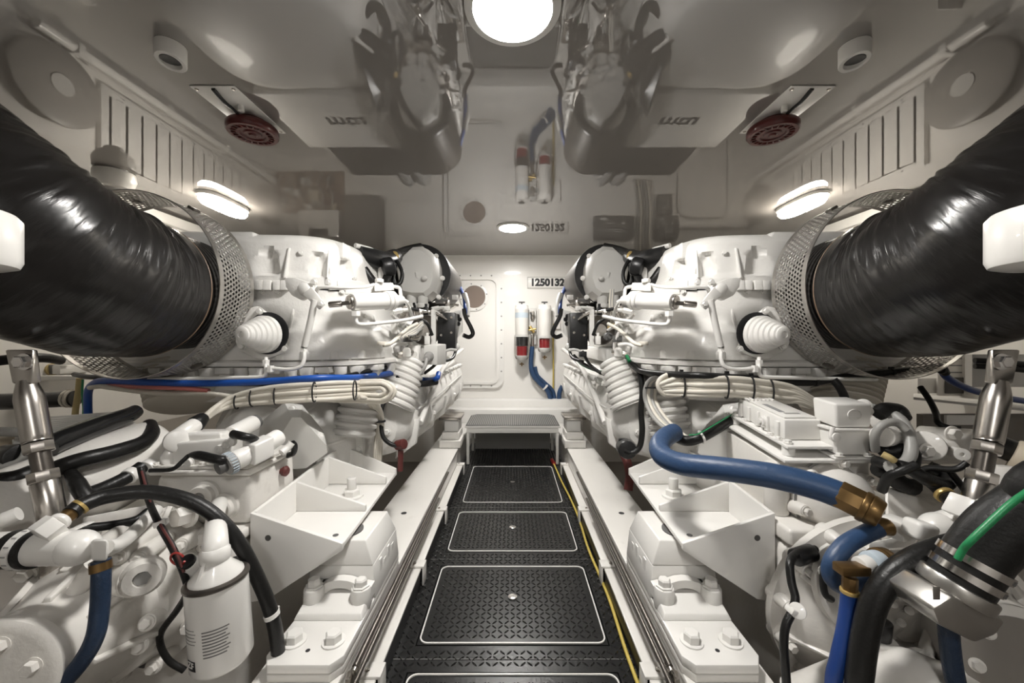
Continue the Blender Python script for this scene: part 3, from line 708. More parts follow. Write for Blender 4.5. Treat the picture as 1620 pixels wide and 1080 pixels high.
    b = MB(); b.tube([P(728,455,3.0), P(734,470,2.9), P(736,490,2.8), P(737,505,2.8)], .014, 10); b.build('hose', 'deep_blue', t)
    b = MB(); b.tube([P(735,465,2.9), P(739,480,2.85), P(739,500,2.8)], .02, 12); b.build('grey_pipe', 'pale_grey', t)
    # pulley wheel behind the bracket
    b = MB(); b.lathe(P(672,522,2.46), (0,1,0), [(0,.06),(0,.09),(.02,.1),(.05,.1),(.05,.07),(.09,.07)], 32); b.build('pulley', 'rod_dark', t)
    b = MB(); b.lathe(P(672,522,2.45), (0,1,0), [(0,0),(0,.04),(.012,.05),(.012,0)], 24); b.build('pulley_hub', 'steel', t)
    # ---- corrugated bellows on the cylinder bank and under the housing
    def bell(A, B, r0, r1, n, m_='white_paint', name='bellows', deep=.012):
        A = Vector(A); B = Vector(B); L = (B-A).length; pr = []
        for k in range(n):
            f0 = k/n; r = r0+(r1-r0)*f0
            pr += [(L*f0, r-deep), (L*(f0+.25/n), r), (L*(f0+.6/n), r), (L*(f0+.85/n), r-deep)]
        pr.append((L, r1-deep))
        q = MB(); q.lathe(A, B-A, pr, 36); return q.build(name, m_, t)
    bell(P(650,568,1.98), P(618,640,1.90), .085, .125, 8)
    bell(P(228,606,1.42)+V(-.05,.25,.03), P(222,655,1.36)+V(-.05,.25,-.01), .165, .13, 8, 'cream_cable')
    bell(P(575,612,1.75), P(560,690,1.70), .09, .09, 7, 'pale_grey')
    # flywheel bell behind the gearbox: big stepped round casting under the housing
    b = MB(); c_ = V(-1.05, 1.80, .56)
    b.lathe(c_, (0,-1,0), [(-.2,.33),(0,.33),(.0,.35),(.03,.35),(.03,.32),(.10,.29),(.18,.24),(.22,.23),(.24,.18),(.24,0)], 48); b.build('flywheel_bell', 'cast_white', t)
    for k in range(18):
        a = 2*PI*k/18; bolt(c_+V(.335*math.cos(a), -.03, .335*math.sin(a)), (0,-1,0), .011, t)
    for k in range(9):
        a = 2*PI*k/9+.2; u_ = V(math.cos(a), 0, math.sin(a)); w_ = V(-math.sin(a), 0, math.cos(a))
        q0 = c_+u_*.30; q1 = c_+u_*.22
        b = MB(); b.hexa([q0-w_*.008+V(0,-.02,0), q0+w_*.008+V(0,-.02,0), q1+w_*.008+V(0,-.16,0), q1-w_*.008+V(0,-.16,0)], [q0-w_*.006+V(0,-.085,0), q0+w_*.006+V(0,-.085,0), q1+w_*.006+V(0,-.215,0), q1-w_*.006+V(0,-.215,0)], .002, 1); b.build('rib', 'cast_white', t)
    # clear guard over the coupling
    b = MB(); A = [P(x, y, 1.56) for x, y in ((408,705),(412,668),(450,636),(478,640),(512,682),(520,712),(480,742),(430,745))]
    B_ = [P(x, y, 1.47) for x, y in ((440,728),(440,695),(462,660),(476,660),(516,704),(518,716),(485,740),(455,742))]
    b.loft([A, B_]); b.build('coupling_guard', 'clear_cover', t, 25)
    bolt(P(463,647,1.53), (0,-1,.2), .013, t); bolt(P(506,690,1.50), (0,-1,.2), .013, t)
    # rear foot on the bed
    b = MB(); b.bb((-.59, 3.05, .202), (-.42, 3.32, .26), .004); b.bb((-.575, 3.08, .262), (-.435, 3.30, .32), .006); b.build('foot_base', 'beam_white', t)
    b = MB(); b.bb((-.56, 3.1, .322), (-.44, 3.28, .42), .01); b.build('foot_block', 'pale_grey', t)
    b = MB(); b.bb((-.60, 3.08, .422), (-.42, 3.30, .45), .004); b.build('foot_plate', 'steel', t)
    # ---- ribs and screws on the housing face
    for (x0,y0,x1,y1,w_) in ((466,486,452,560,.010),(536,500,530,556,.010),(590,498,596,545,.009),(520,396,516,440,.008),(458,392,452,440,.008)):
        A = onh(x0,y0); B = onh(x1,y1); n_ = hnorm((A+B)/2); e = (B-A).normalized(); s2 = e.cross(n_).normalized()
        b = MB(); b.hexa([A-s2*w_-n_*.03, A+s2*w_-n_*.03, B+s2*w_-n_*.03, B-s2*w_-n_*.03], [A-s2*w_*.5+n_*.008, A+s2*w_*.5+n_*.008, B+s2*w_*.5+n_*.020, B-s2*w_*.5+n_*.020], .003); b.build('rib', 'cast_white', t)
    for (x, y) in ((476,400),(560,440),(415,462),(440,462),(540,462),(575,500),(600,520),(470,560),(510,572),(552,570),(585,563)):
        p = onh(x, y); bolt(p+hnorm(p)*.004, hnorm(p), .009, t, 'cast_white')
    # ---- fittings crowded under the turbo
    random.seed(11)
    cl = [(628,492,1.86),(640,498,1.92),(650,492,2.0),(636,512,1.9),(624,520,1.86),(652,503,2.02),(645,536,1.95),(630,548,1.88),(662,496,2.1),(674,492,2.2),(688,488,2.3),(706,488,2.45),(716,484,2.6),(660,532,2.05),(676,538,2.1),(636,560,1.9),(700,560,2.25),(712,556,2.35),(722,548,2.5),(708,480,2.5),(694,476,2.42),(720,470,2.7)]
    for i, (x, y, d) in enumerate(cl):
        c_ = P(x, y, d); k = i % 5; mm = ('white_paint','steel','black_plastic','pale_grey','white_paint','steel','dark_grey')[i % 7]
        b = MB()
        if k == 0: b.cyl(c_-V(.02,0,.004), c_+V(.02,.02,.006), .016, n=6, bev=.002); b.cyl(c_+V(.02,.02,.006), c_+V(.045,.04,.01), .010, n=12); nm = 'pipe_union'
        elif k == 1: b.bb(c_-V(.022,.01,.016), c_+V(.022,.02,.016), .003); b.cyl(c_+V(0,-.01,0), c_+V(0,-.022,0), .010, n=6); nm = 'small_bracket'
        elif k == 2: b.tube([c_-V(.03,0,.03), c_-V(.028,.01,0), c_+V(0,.01,.012), c_+V(.035,.03,.008)], .009, 10, 5); nm = 'elbow_pipe'
        elif k == 3: b.cyl(c_-V(0,.02,0), c_+V(0,.02,0), .022, n=18, bev=.004); b.cyl(c_-V(0,.035,0), c_-V(0,.02,0), .012, n=12); nm = 'round_fitting'
        else: b.bb(c_-V(.014,.012,.024), c_+V(.014,.012,.024), .004); b.cyl(c_+V(0,0,.024), c_+V(0,0,.042), .008, n=10); nm = 'sensor'
        b.build(nm, mm, t)
    for (pts, r, mm) in (([(640,486,2.0),(668,492,2.15),(690,496,2.3),(706,505,2.4)],.010,'steel'), ([(626,500,1.88),(640,520,1.92),(650,545,1.96),(648,560,1.98)],.008,'white_paint'), ([(700,556,2.3),(690,575,2.2),(672,590,2.1)],.009,'black_rubber'), ([(655,480,2.2),(662,500,2.15),(676,512,2.15),(684,530,2.18)],.009,'black_rubber'), ([(722,552,2.5),(716,566,2.4),(700,572,2.3)],.010,'black_rubber'), ([(636,470,1.75),(646,484,1.85),(652,500,1.95)],.008,'white_paint'), ([(618,496,1.72),(630,508,1.82),(644,512,1.92),(660,522,2.0)],.008,'white_paint')):
        b = MB(); b.tube([P(x, y, d) for x, y, d in pts], r, 10, 6); b.build('small_pipe', mm, t)
    # thin joint strips and lugs down the side cover
    b = MB(); b.tube([V(-.505,2.05,.70), V(-.497,2.4,.70), V(-.50,3.0,.715), V(-.51,3.8,.73)], .006, 8); b.build('joint_strip', 'pale_grey', t)
    for k in range(9):
        y = 2.05+k*.2; b = MB(); b.cyl((-.53,y,.82), (-.495,y,.835), .022, .018, 14, .004); b.build('cover_lug', 'cast_white', t); bolt((-.494,y,.8355), (1,0,.4), .010, t)
    return t
# ============================================================= heat shields and exhausts
def shield(where):
    t = thing('heat_shield', (-1.37, 1.42, .92), 'perforated steel heat shield round the %s exhaust joint' % where, 'heat shield', 'perforated heat shields')
    c_ = V(-1.37, 1.34, 1.262); R = .335; L = .175
    vs_ = []; fs = []
    pitch = .0175; nc = int(2*PI*R/pitch); rows = 10; y0 = .018; ph = (L-.036)/rows
    def pt(s_, y):
        a = s_/R; return V(c_.x+R*math.cos(a), c_.y+y, c_.z+R*math.sin(a))
    cw = 2*PI*R/nc
    amin, amax = math.radians(-152), math.radians(152)
    for r in range(rows):
        for k in range(-nc//2, nc//2+1):
            s0 = (k+(.5 if r % 2 else 0))*cw; 
            if not (amin*R < s0 < amax*R): continue
            yc = y0+(r+.5)*ph; hr = .0056; base = len(vs_)
            for q in range(8):
                a = PI/4*q
                vs_.append(pt(s0+hr*math.cos(a), yc+hr*math.sin(a)))
            for (dx, dy) in ((.5,0),(.5,.5),(0,.5),(-.5,.5),(-.5,0),(-.5,-.5),(0,-.5),(.5,-.5)): vs_.append(pt(s0+dx*cw, yc+dy*ph))
            for q in range(8):
                q2 = (q+1) % 8; fs.append((base+q, base+8+q, base+8+q2, base+q2))
    b = MB(); b.poly(vs_, fs); o = b.build('perforated_sheet', 'steel_perf', t)
    mod = o.modifiers.new('thickness', 'SOLIDIFY'); mod.thickness = .0015
    for (ya, yb, nm) in ((0, .018, 'edge_band'), (L-.018, L, 'edge_band')):
        b = MB(); n = 72; rg = []
        for k in range(n+1):
            a = amin+(amax-amin)*k/n
            rg.append([V(c_.x+(R+dr)*math.cos(a), c_.y+y, c_.z+(R+dr)*math.sin(a)) for dr, y in ((-.001,ya),(.002,ya),(.002,yb),(-.001,yb))])
        b.loft(rg); b.build(nm, 'steel_perf', t)
    for k in range(3):
        a = math.radians((100, 62, -60)[k]); b = MB(); p = c_+V((R+.004)*math.cos(a), .1, (R+.004)*math.sin(a)); b.box(p, (.028,.03,.012), Matrix.Rotation(-(a-PI/2), 3, 'Y'), .002); b.build('latch', 'rod_dark', t)
def exhaust(where):
    t = thing('exhaust_pipe', (-1.3, 1.2, .99), 'huge black wrapped exhaust pipe bending out of the picture on the %s' % where, 'exhaust pipe', 'wrapped exhaust pipes')
    path = smooth_path([V(-1.283,1.30,1.243), V(-1.273,1.20,1.245), P(112,424,1.09), P(20,374,.985), P(-85,303,.93), P(-215,208,.93), V(-1.95,1.08,1.62), V(-2.35,1.16,1.74), V(-2.69,1.2,1.78)], 22)
    m = len(path); n = 120; verts = []; uv = []; faces = []; R = .236
    t0 = (path[1]-path[0]).normalized(); u, v, _ = frame(t0); prev = t0
    for i in range(m):
        tt = (path[min(i+1,m-1)]-path[max(i-1,0)]).normalized(); q = prev.rotation_difference(tt); u = q@u; u = (u-tt*u.dot(tt)).normalized(); v = tt.cross(u); prev = tt
        s_ = i/(m-1)
        curv = 0.
        if 2 < i < m-3: curv = ((path[i+2]-path[i]).normalized()-(path[i]-path[i-2]).normalized()).length
        cdir = ((path[min(i+2,m-1)]-path[i]).normalized()-(path[i]-path[max(i-2,0)]).normalized()) if 2 < i < m-3 else V(0,0,0)
        for k in range(n):
            a = 2*PI*k/n+PI; nr = u*math.cos(a)+v*math.sin(a)
            inner = .35+.65*max(0, nr.dot(V(.35,.0,.93)))
            p = path[i]+nr*R
            ca, sa = math.cos(a), math.sin(a); w1 = noise.noise(V(s_*60+.8*math.sin(a*2), ca*1.3, 3.1+sa*1.3)); w2 = noise.noise(V(s_*124+1.3*math.sin(a*3+1), ca*2.2, 9.7+sa*2.2)); w3 = noise.noise(V(s_*12, ca*1.2, 1.7+sa*1.2))
            fade = sm(0, .10, s_)
            dsp = fade*(inner*(.0085*w1+.0045*w2)+.006*w3)
            rr = R+dsp
            if i == 0: rr = R-.012
            verts.append(path[i]+nr*rr)
    for i in range(m-1):
        for k in range(n):
            k2 = (k+1) % n; faces.append((i*n+k, i*n+k2, (i+1)*n+k2, (i+1)*n+k))
    b = MB(); b.poly(verts, faces+[tuple(range(n-1,-1,-1)), tuple((m-1)*n+k for k in range(n))])
    o = b.build('wrapped_pipe', 'wrap_black', t, 60)
    me = o.data; ul = me.uv_layers.new(name='UVMap'); 
    for pg in me.polygons:
        ks = [me.loops[li].vertex_index % n for li in pg.loop_indices]; wrapf = (n-1) in ks and 0 in ks
        for li in pg.loop_indices:
            i, k = divmod(me.loops[li].vertex_index, n); ul.data[li].uv = (i/(m-1), 1. if wrapf and k == 0 else k/n)
    b = MB(); ax = (path[0]-path[4]).normalized(); b.lathe(path[0]-ax*.004, ax, [(0,R-.002),(.004,R+.0005),(.008,R-.004),(.010,R-.03)], 72); b.build('wrap_edge', 'wrap_edge', t)
    prof = [(0,.20)]
    for k in range(9): prof += [(.004+k*.022,.219),(.015+k*.022,.219),(.018+k*.022,.206),(.024+k*.022,.206)]
    b = MB(); b.lathe(V(-1.285,1.312,1.246), (-.15,1,.02), prof, 64); b.build('bellows_joint', 'bellows_dark', t)
for side in (0, 1):
    MIR = side == 1; wh = 'left' if not MIR else 'right'
    engine(wh); shield(wh); exhaust(wh)
MIR = False
# ============================================================= brackets and resilient mounts (both sides)
def bracket(where):
    t = thing('mount_bracket', (-.65, 1.4, .43), 'white open-topped steel bracket with a big stud, on the %s gearbox' % where, 'bracket', 'gearbox mount brackets')
    b = MB(); b.hexa([V(-.775,1.152,.432),V(-.515,1.152,.432),V(-.535,1.74,.445),V(-.775,1.74,.445)], [V(-.775,1.152,.446),V(-.515,1.152,.446),V(-.535,1.74,.459),V(-.775,1.74,.459)], .003); b.build('base_plate', 'white_paint', t)
    b = MB(); b.prism([V(-.790,1.15,.285),V(-.790,1.74,.35),V(-.790,1.74,.585),V(-.790,1.15,.545)], (.014,0,0), .003); b.build('back_wall', 'white_paint', t)
    b = MB(); b.prism([V(-.790,1.14,.545),V(-.512,1.14,.452),V(-.512,1.14,.432),V(-.735,1.14,.285),V(-.790,1.14,.275)], (0,.014,0), .003); b.build('front_gusset', 'white_paint', t)
    b = MB(); b.prism([V(-.777,1.36,.556),V(-.528,1.36,.472),V(-.528,1.36,.451),V(-.777,1.36,.451)], (0,.014,0), .003); b.build('web', 'white_paint', t)
    b = MB(); b.prism([V(-.777,1.60,.572),V(-.535,1.60,.488),V(-.535,1.60,.458),V(-.777,1.60,.458)], (0,.012,0), .003); b.build('web', 'white_paint', t)
    b = MB(); b.prism([V(-.790,1.74,.585),V(-.535,1.74,.475),V(-.535,1.74,.445),V(-.77,1.74,.33)], (0,.014,0), .003); b.build('rear_gusset', 'white_paint', t)
    for (x, y) in ((-.56,1.20),(-.555,1.29),(-.70,1.28)):
        b = MB(); b.lathe((x,y,.4475 if y < 1.3 else .45), (0,0,1), [(0,.009),(.0008,.009)], 14); b.build('drilled_hole', 'dark_grey', t)
    for (x, z) in ((-.735,.47),):
        b = MB(); b.lathe((x,1.1395,z), (0,-1,0), [(0,.009),(.0008,.009)], 14); b.build('drilled_hole', 'dark_grey', t)
    c_ = V(-.628,1.48,.4535)
    b = MB(); b.lathe(c_, (0,0,1), [(0,.043),(.007,.043),(.008,.04)], 28); b.build('washer', 'white_paint', t)
    b = MB(); b.lathe(c_+V(0,0,.008), (0,0,1), [(0,.031),(.020,.031),(.024,.026)], 6); b.build('nut', 'white_paint', t)
    b = MB(); b.cyl(c_+V(0,0,.024), c_+V(0,0,.075), .0175, n=20, bev=.003); b.build('stud', 'white_paint', t)
    # ---- mount
    t = thing('resilient_mount', (-.54, 1.2, .2), 'white bolted engine mount under the %s bracket' % where, 'engine mount', 'resilient engine mounts')
    def foot(z0, z1, y1, dx=0): 
        return [V(-.64,y1,z0),V(-.64,.985,z0),V(-.62,.955,z0),V(-.462,.955,z0),V(-.438,.985,z0),V(-.438,y1,z0)]
    b = MB(); b.prism(foot(.2005,0,1.46), (0,0,.020), .003); b.build('shim_plate', 'beam_white', t)
    b = MB(); b.prism(foot(.2215,0,1.46), (0,0,.024), .004); b.build('foot_plate', 'white_paint', t)
    for x in (-.592, -.486):
        b = MB(); b.lathe((x,1.03,.2455), (0,0,1), [(0,.030),(.004,.030),(.005,.027)], 24); b.build('washer', 'white_paint', t)
        b = MB(); b.lathe((x,1.03,.2505), (0,0,1), [(0,.022),(.018,.022),(.022,.018)], 6); b.build('bolt', 'white_paint', t)
    b = MB(); b.lathe((-.54,1.0,.2456), (0,0,1), [(0,.006),(.0006,.006)], 10); b.build('drilled_hole', 'ink', t)
    b = MB(); b.hexa([V(-.64,1.105,.246),V(-.438,1.105,.246),V(-.438,1.19,.246),V(-.64,1.19,.246)], [V(-.632,1.112,.262),V(-.446,1.112,.262),V(-.446,1.19,.285),V(-.632,1.19,.285)], .003); b.build('ramp', 'white_paint', t)
    # yoke with bosses and arch
    pts = []
    for k in range(13):
        a = PI*k/12; pts.append(V(-.535+.052*math.cos(a), 1.175, .262+.034*math.sin(a)))
    outer = [V(-.64,1.175,.262),V(-.64,1.175,.300),V(-.600,1.175,.305)]+[V(-.535-.075*math.cos(PI*k/10), 1.175, .275+.045*math.sin(PI*k/10)) for k in range(11)]+[V(-.46,1.175,.305),V(-.438,1.175,.300),V(-.438,1.175,.262)]
    b = MB(); b.prism(outer+pts, (0,.03,0)); b.build('yoke', 'white_paint', t)
    for x in (-.61, -.466):
        b = MB(); b.cyl((x,1.165,.246), (x,1.165,.308), .031, .029, 24, .005); b.build('boss', 'white_paint', t)
        b = MB(); b.lathe((x,1.165,.3085), (0,0,1), [(0,.026),(.004,.026),(.005,.019),(.020,.019),(.024,.015)], 6); b.build('bolt', 'white_paint', t)
    b = MB(); b.hexa([V(-.655,1.205,.246),V(-.436,1.205,.246),V(-.436,1.455,.246),V(-.655,1.455,.246)], [V(-.645,1.21,.345),V(-.445,1.21,.345),V(-.445,1.45,.345),V(-.645,1.45,.345)], .004)
    b.hexa([V(-.645,1.21,.345),V(-.445,1.21,.345),V(-.445,1.45,.345),V(-.645,1.45,.345)], [V(-.635,1.225,.418),V(-.475,1.225,.418),V(-.475,1.44,.418),V(-.635,1.44,.418)], .004); b.build('mount_body', 'white_paint', t)
    for (y, h) in ((1.26,.05),(1.30,.03),(1.34,.05),(1.385,.035)):
        b = MB(); b.bb((-.4455, y, .285), (-.4405, y+.022, .285+h), .001, 1); b.build('cast_mark', 'white_paint', t)
    b = MB(); b.lathe((-.56,1.29,.4185), (0,0,1), [(0,.05),(.004,.05),(.005,.046)], 28); b.build('rubber_ring', 'dark_grey', t)
    # struts under the exhaust
    t = thing('support_strut', P(85,815,.93), 'polished steel strut holding up the %s exhaust pipe' % where, 'strut', 'exhaust struts')
    q = [P(36,560,.97), P(44,610,.965), P(58,690,.955), P(72,760,.94), P(84,822,.93)]
    b = MB(); b.tube([P(42,602,.966), P(47,630,.963), P(58,690,.955), P(60,700,.953)], [.017,.027,.027,.026], 20, 4); b.build('upper_tube', 'steel', t)
    b = MB(); A = P(34,553,.972); B = P(43,606,.966); b.hexa([B+V(-.024,-.012,0),B+V(.024,-.012,0),B+V(.024,.012,0),B+V(-.024,.012,0)], [A+V(-.036,-.006,0),A+V(.036,-.006,0),A+V(.036,.006,0),A+V(-.036,.006,0)], .004); b.build('flattened_end', 'steel', t)
    bolt(P(40,572,.958), (0,-1,0), .016, t, 'steel_bright')
    b = MB(); b.cyl(P(60,700,.953), P(63,716,.95), .028, n=8, bev=.003); b.build('lock_nut', 'steel', t)
    b = MB(); b.cyl(P(62,712,.95), P(70,752,.943), .019, n=20); b.build('threaded_rod', 'rod_dark', t)
    b = MB(); b.cyl(P(68,745,.944), P(71,762,.941), .029, n=8, bev=.003); b.build('lock_nut', 'steel', t)
    b = MB(); b.cyl(P(71,762,.941), P(86,830,.928), .026, n=20, bev=.003); b.build('lower_tube', 'steel', t)
    b = MB(); b.cyl(P(86,830,.928), V(P(86,830,.928).x+.02,.92,-.31), .025, n=16); b.build('lower_leg', 'steel', t)
    DXP = -114 if not MIR else -82
    # drum at the picture's edge, hanging on a rod from the ceiling
    t = thing('hanging_drum', P(DXP, 372, .55), 'white drum hanging at the %s picture edge before the exhaust' % where, 'drum', 'white hanging drums')
    c_ = P(DXP, 418, .55); b = MB(); b.lathe(c_, (0,0,1), [(0,.0),(0,.07),(.004,.082),(.014,.086),(.078,.086),(.086,.080),(.088,0)], 40); b.build('drum', 'white_paint', t)
    b = MB(); b.cyl(c_+V(0,0,.086), V(c_.x, c_.y, CEIL-.001), .014, n=14); b.build('hanger_rod', 'white_paint', t)
for side in (0, 1):
    MIR = side == 1; bracket('left' if not MIR else 'right')
MIR = False
def hose(name, label, cat, pts, r, m, n=14, res=10, group=None, parent=None, sm_=True):
    b = MB(); b.tube(pts, r, n, res, sm_); o = b.build(name, m, parent)
    if parent is None: tag(o, label, cat, group)
    return o
# ============================================================= port gearbox
g = thing('gearbox', (-1.05, 1.3, -.3), 'white marine gearbox left of the walkway with valve block and oil filter', 'gearbox')
b = MB(); b.hexa([V(-1.30,1.11,-.05),V(-.80,1.11,-.05),V(-.80,1.56,-.05),V(-1.30,1.56,-.05)], [V(-1.30,1.10,.47),V(-.795,1.10,.47),V(-.795,1.56,.47),V(-1.30,1.56,.47)], .03, 3); b.build('case', 'gear_white', g)
b = MB(); b.bb((-1.32,1.085,.472), (-.793,1.57,.505), .010, 3); b.build('case_flange', 'gear_white', g)
b = MB(); b.hexa([V(-1.10,1.145,.506),V(-.793,1.145,.506),V(-.793,1.39,.506),V(-1.10,1.39,.506)], [V(-1.08,1.15,.655),V(-.795,1.15,.655),V(-.795,1.38,.655),V(-1.08,1.38,.655)], .018, 3); b.build('valve_chest', 'gear_white', g)
b = MB(); b.bb((-1.095,1.138,.656), (-.788,1.39,.672), .006, 3); b.bb((-1.085,1.145,.673), (-.80,1.38,.684), .004); b.build('chest_lid', 'gear_white', g)
for (x, y) in ((-1.08,1.15),(-.805,1.15),(-.94,1.15),(-.80,1.26),(-.80,1.37),(-1.08,1.37)): bolt((x, y, .685), (0,0,1), .009, g, 'gear_white')
# hex plugs on the chest front
for (x, y, r) in ((358,800,.034),(328,782,.036)):
    c_ = P(x, y, 1.148); b = MB(); b.lathe(c_, (0,-1,0), [(0,r*1.2),(.010,r*1.2),(.014,r),(.028,r),(.032,r*.9),(.032,r*.5),(.02,r*.45),(.02,0)], 28); b.build('screw_plug', 'gear_white', g)
    b = MB(); b.lathe(c_+V(0,-.020,0), (0,-1,0), [(0,r*.44),(.004,r*.44)], 6); b.build('hex_socket', 'mid_grey', g)
bolt(P(300,812,1.09), (-.3,-1,.1), .028, g, 'gear_white', .04); bolt(P(268,815,1.05), (-.8,-.5,.3), .018, g, 'gear_white', .05)
b = MB(); b.lathe(P(440,745,1.30)+V(.006,0,0), (1,0,0), [(0,.010),(.010,.010),(.012,.016),(.022,.018),(.028,.012),(.028,0)], 14); b.build('drain_knob', 'dull_red', g)
# valve bodies on the lid
b = MB(); b.hexa([P(272,738,1.16),P(366,738,1.16),P(385,727,1.28),P(300,727,1.28)], [P(272,700,1.16),P(368,692,1.16),P(385,688,1.28),P(300,692,1.28)], .008, 3); b.build('valve_body', 'white_paint', g)
b = MB(); b.hexa([P(280,704,1.18),P(352,700,1.18),P(372,690,1.30),P(300,692,1.30)], [P(284,685,1.18),P(350,683,1.18),P(370,678,1.30),P(302,678,1.30)], .010, 3); b.build('valve_body', 'white_paint', g)
for (A, B, r) in ((P(276,722,1.17),P(276,722,1.30),.034),(P(279,698,1.16),P(292,688,1.32),.034)):
    b = MB(); b.cyl(A, B, r, n=24, bev=.012); b.build('valve_spool', 'white_paint', g)
for (x, y) in ((360,702),(368,698),(300,731),(349,709)): bolt(P(x, y, 1.155), (0,-1,0), .012, g, 'white_paint', .010, socket=True)
A = P(352,738,1.09); B = P(398,716,1.16); D = (B-A).normalized()
b = MB(); b.cyl(A+D*.02, B, .029, n=24, bev=.006); so = b.build('solenoid', 'white_paint', g)
b = MB(); b.cyl(A+D*.008, A+D*.032, .031, n=28, bev=.002); b.build('knurled_ring', 'mid_grey', so)
for k in range(24):
    u_, v_, _ = frame(D); a = 2*PI*k/24; q = A+D*.02+(u_*math.cos(a)+v_*math.sin(a))*.0315
    b = MB(); b.box(q, (.003,.003,.016), Matrix((u_, v_, D)).transposed()); b.build('knurl', 'label_blue', so)
b = MB(); b.cyl(A-D*.014, A+D*.008, .018, n=16, bev=.003); b.build('connector', 'dark_grey', so)
b = MB(); R = Matrix((D.cross(V(0,0,1)).normalized(), D, V(0,0,1))).transposed(); c_ = P(410,711,1.17); b.box(c_, (.058,.062,.062), R, .006, 3); b.build('solenoid_block', 'white_paint', g)
b = MB(); b.cyl(P(420,704,1.19), P(442,690,1.24), .027, n=24, bev=.006); b.build('solenoid', 'white_paint', g)
b = MB(); b.cyl(P(365,688,1.26), P(402,668,1.36), .028, n=24, bev=.006); b.build('solenoid', 'white_paint', g)
b = MB(); b.cyl(P(402,668,1.36), P(408,665,1.375), .024, n=20, bev=.004); b.build('end_cap', 'dark_grey', g)
b = MB(); b.tube([P(368,686,1.15), P(385,690,1.14), P(400,694,1.16), P(408,700,1.2)], .012, 12); b.build('plug_lead', 'black_rubber', g)
b = MB(); b.tube([P(238,744,1.10), P(272,742,1.08), P(290,728,1.09), P(300,720,1.10), P(315,720,1.09), P(345,727,1.08), P(356,728,1.09)], [.006,.006,.006,.006,.013,.013,.013], 12); b.build('plug_lead', 'black_rubber', g)
b = MB(); b.tube([P(445,716,1.27), P(455,708,1.29), P(462,700,1.30)], .012, 12); b.build('cable_gland', 'white_paint', g)
b = MB(); b.tube([P(462,700,1.30), P(466,705,1.31), P(464,716,1.32), P(455,720,1.33)], .010, 10); b.build('plug_lead', 'black_rubber', g)
# elbow that takes the white loom, with black boot
b = MB(); b.tube([P(284,690,1.2), P(296,680,1.22), P(308,672,1.25)], [.026,.024,.024], 18, 4); b.build('cable_elbow', 'white_paint', g)
b = MB(); b.cyl(P(308,672,1.25), P(322,660,1.29), .027, .020, 18, .004); b.build('cable_boot', 'black_rubber', g)
# --- lower pump / drive casting with bolts round it
A = V(-1.075,1.09,.355); B = V(-.985,.70,.412); D = (B-A).normalized(); u_, v_, _ = frame(D)
b = MB(); b.lathe(A, D, [(0,.215),(.03,.215),(.035,.20),(.05,.188),(.12,.170),(.165,.165),(.175,.150),(.19,.146),(.25,.118),(.285,.108),(.295,.102),(.33,.105),(.36,.108),(.365,.112),(.388,.112),(.392,.104),(.392,.092)], 56); b.build('pump_casting', 'gear_white', g)
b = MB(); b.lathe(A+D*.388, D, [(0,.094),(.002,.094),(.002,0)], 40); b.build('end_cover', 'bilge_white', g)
for k in range(6):
    a = 2*PI*k/6+.35; bolt(A+D*.390+(u_*math.cos(a)+v_*math.sin(a))*.07, D, .013, g, 'gear_white', .016)
for k in range(11):
    a = 2*PI*k/11+.15; q = A+(u_*math.cos(a)+v_*math.sin(a))*.196
    b = MB(); b.cyl(q-D*.01, q+D*.10, .026, .021, 18, .004); b.build('bolt_boss', 'gear_white', g)
    bolt(q+D*.10, D, .0125, g, 'gear_white', .016)
for k in range(7):
    a = 2*PI*k/7+.6; e = u_*math.cos(a)+v_*math.sin(a); w_ = D.cross(e)
    b = MB(); b.hexa([A+e*.15+D*.17-w_*.008, A+e*.15+D*.17+w_*.008, A+e*.10+D*.30+w_*.008, A+e*.10+D*.30-w_*.008], [A+e*.168+D*.17-w_*.006, A+e*.168+D*.17+w_*.006, A+e*.112+D*.30+w_*.006, A+e*.112+D*.30-w_*.006], .003); b.build('rib', 'gear_white', g)
# big horizontal boss with hex plug, and small ribs on the face
b = MB(); b.cyl(P(150,905,.98), P(222,912,.90), .045, .043, 24, .006); b.build('cross_boss', 'gear_white', g)
c_ = P(226,912,.895); dr = (P(222,912,.90)-P(150,905,.98)).normalized(); dr = (dr+V(.1,-.9,0)).normalized()
b = MB(); b.lathe(c_, dr, [(-.015,.042),(.004,.042),(.008,.036),(.018,.034),(.018,.017),(.010,.016),(.010,0)], 28); b.build('screw_plug', 'gear_white', g)
b = MB(); b.lathe(c_+dr*.010, dr, [(0,.0155),(.003,.0155)], 6); b.build('hex_socket', 'mid_grey', g)
for (x0,y0,x1,y1,dd) in ((186,882,245,838,.93),(218,884,262,850,.95),(150,870,205,830,.95),(232,985,280,955,.95),(220,1022,262,985,.95)):
    A2 = P(x1,y1,dd+.10); B2 = P(x0,y0,dd-.04)
    b = MB(); b.cyl(A2, B2, .020, .019, 18, .003); b.build('bolt_boss', 'gear_white', g)
    bolt(B2, B2-A2, .012, g, 'gear_white', .014)
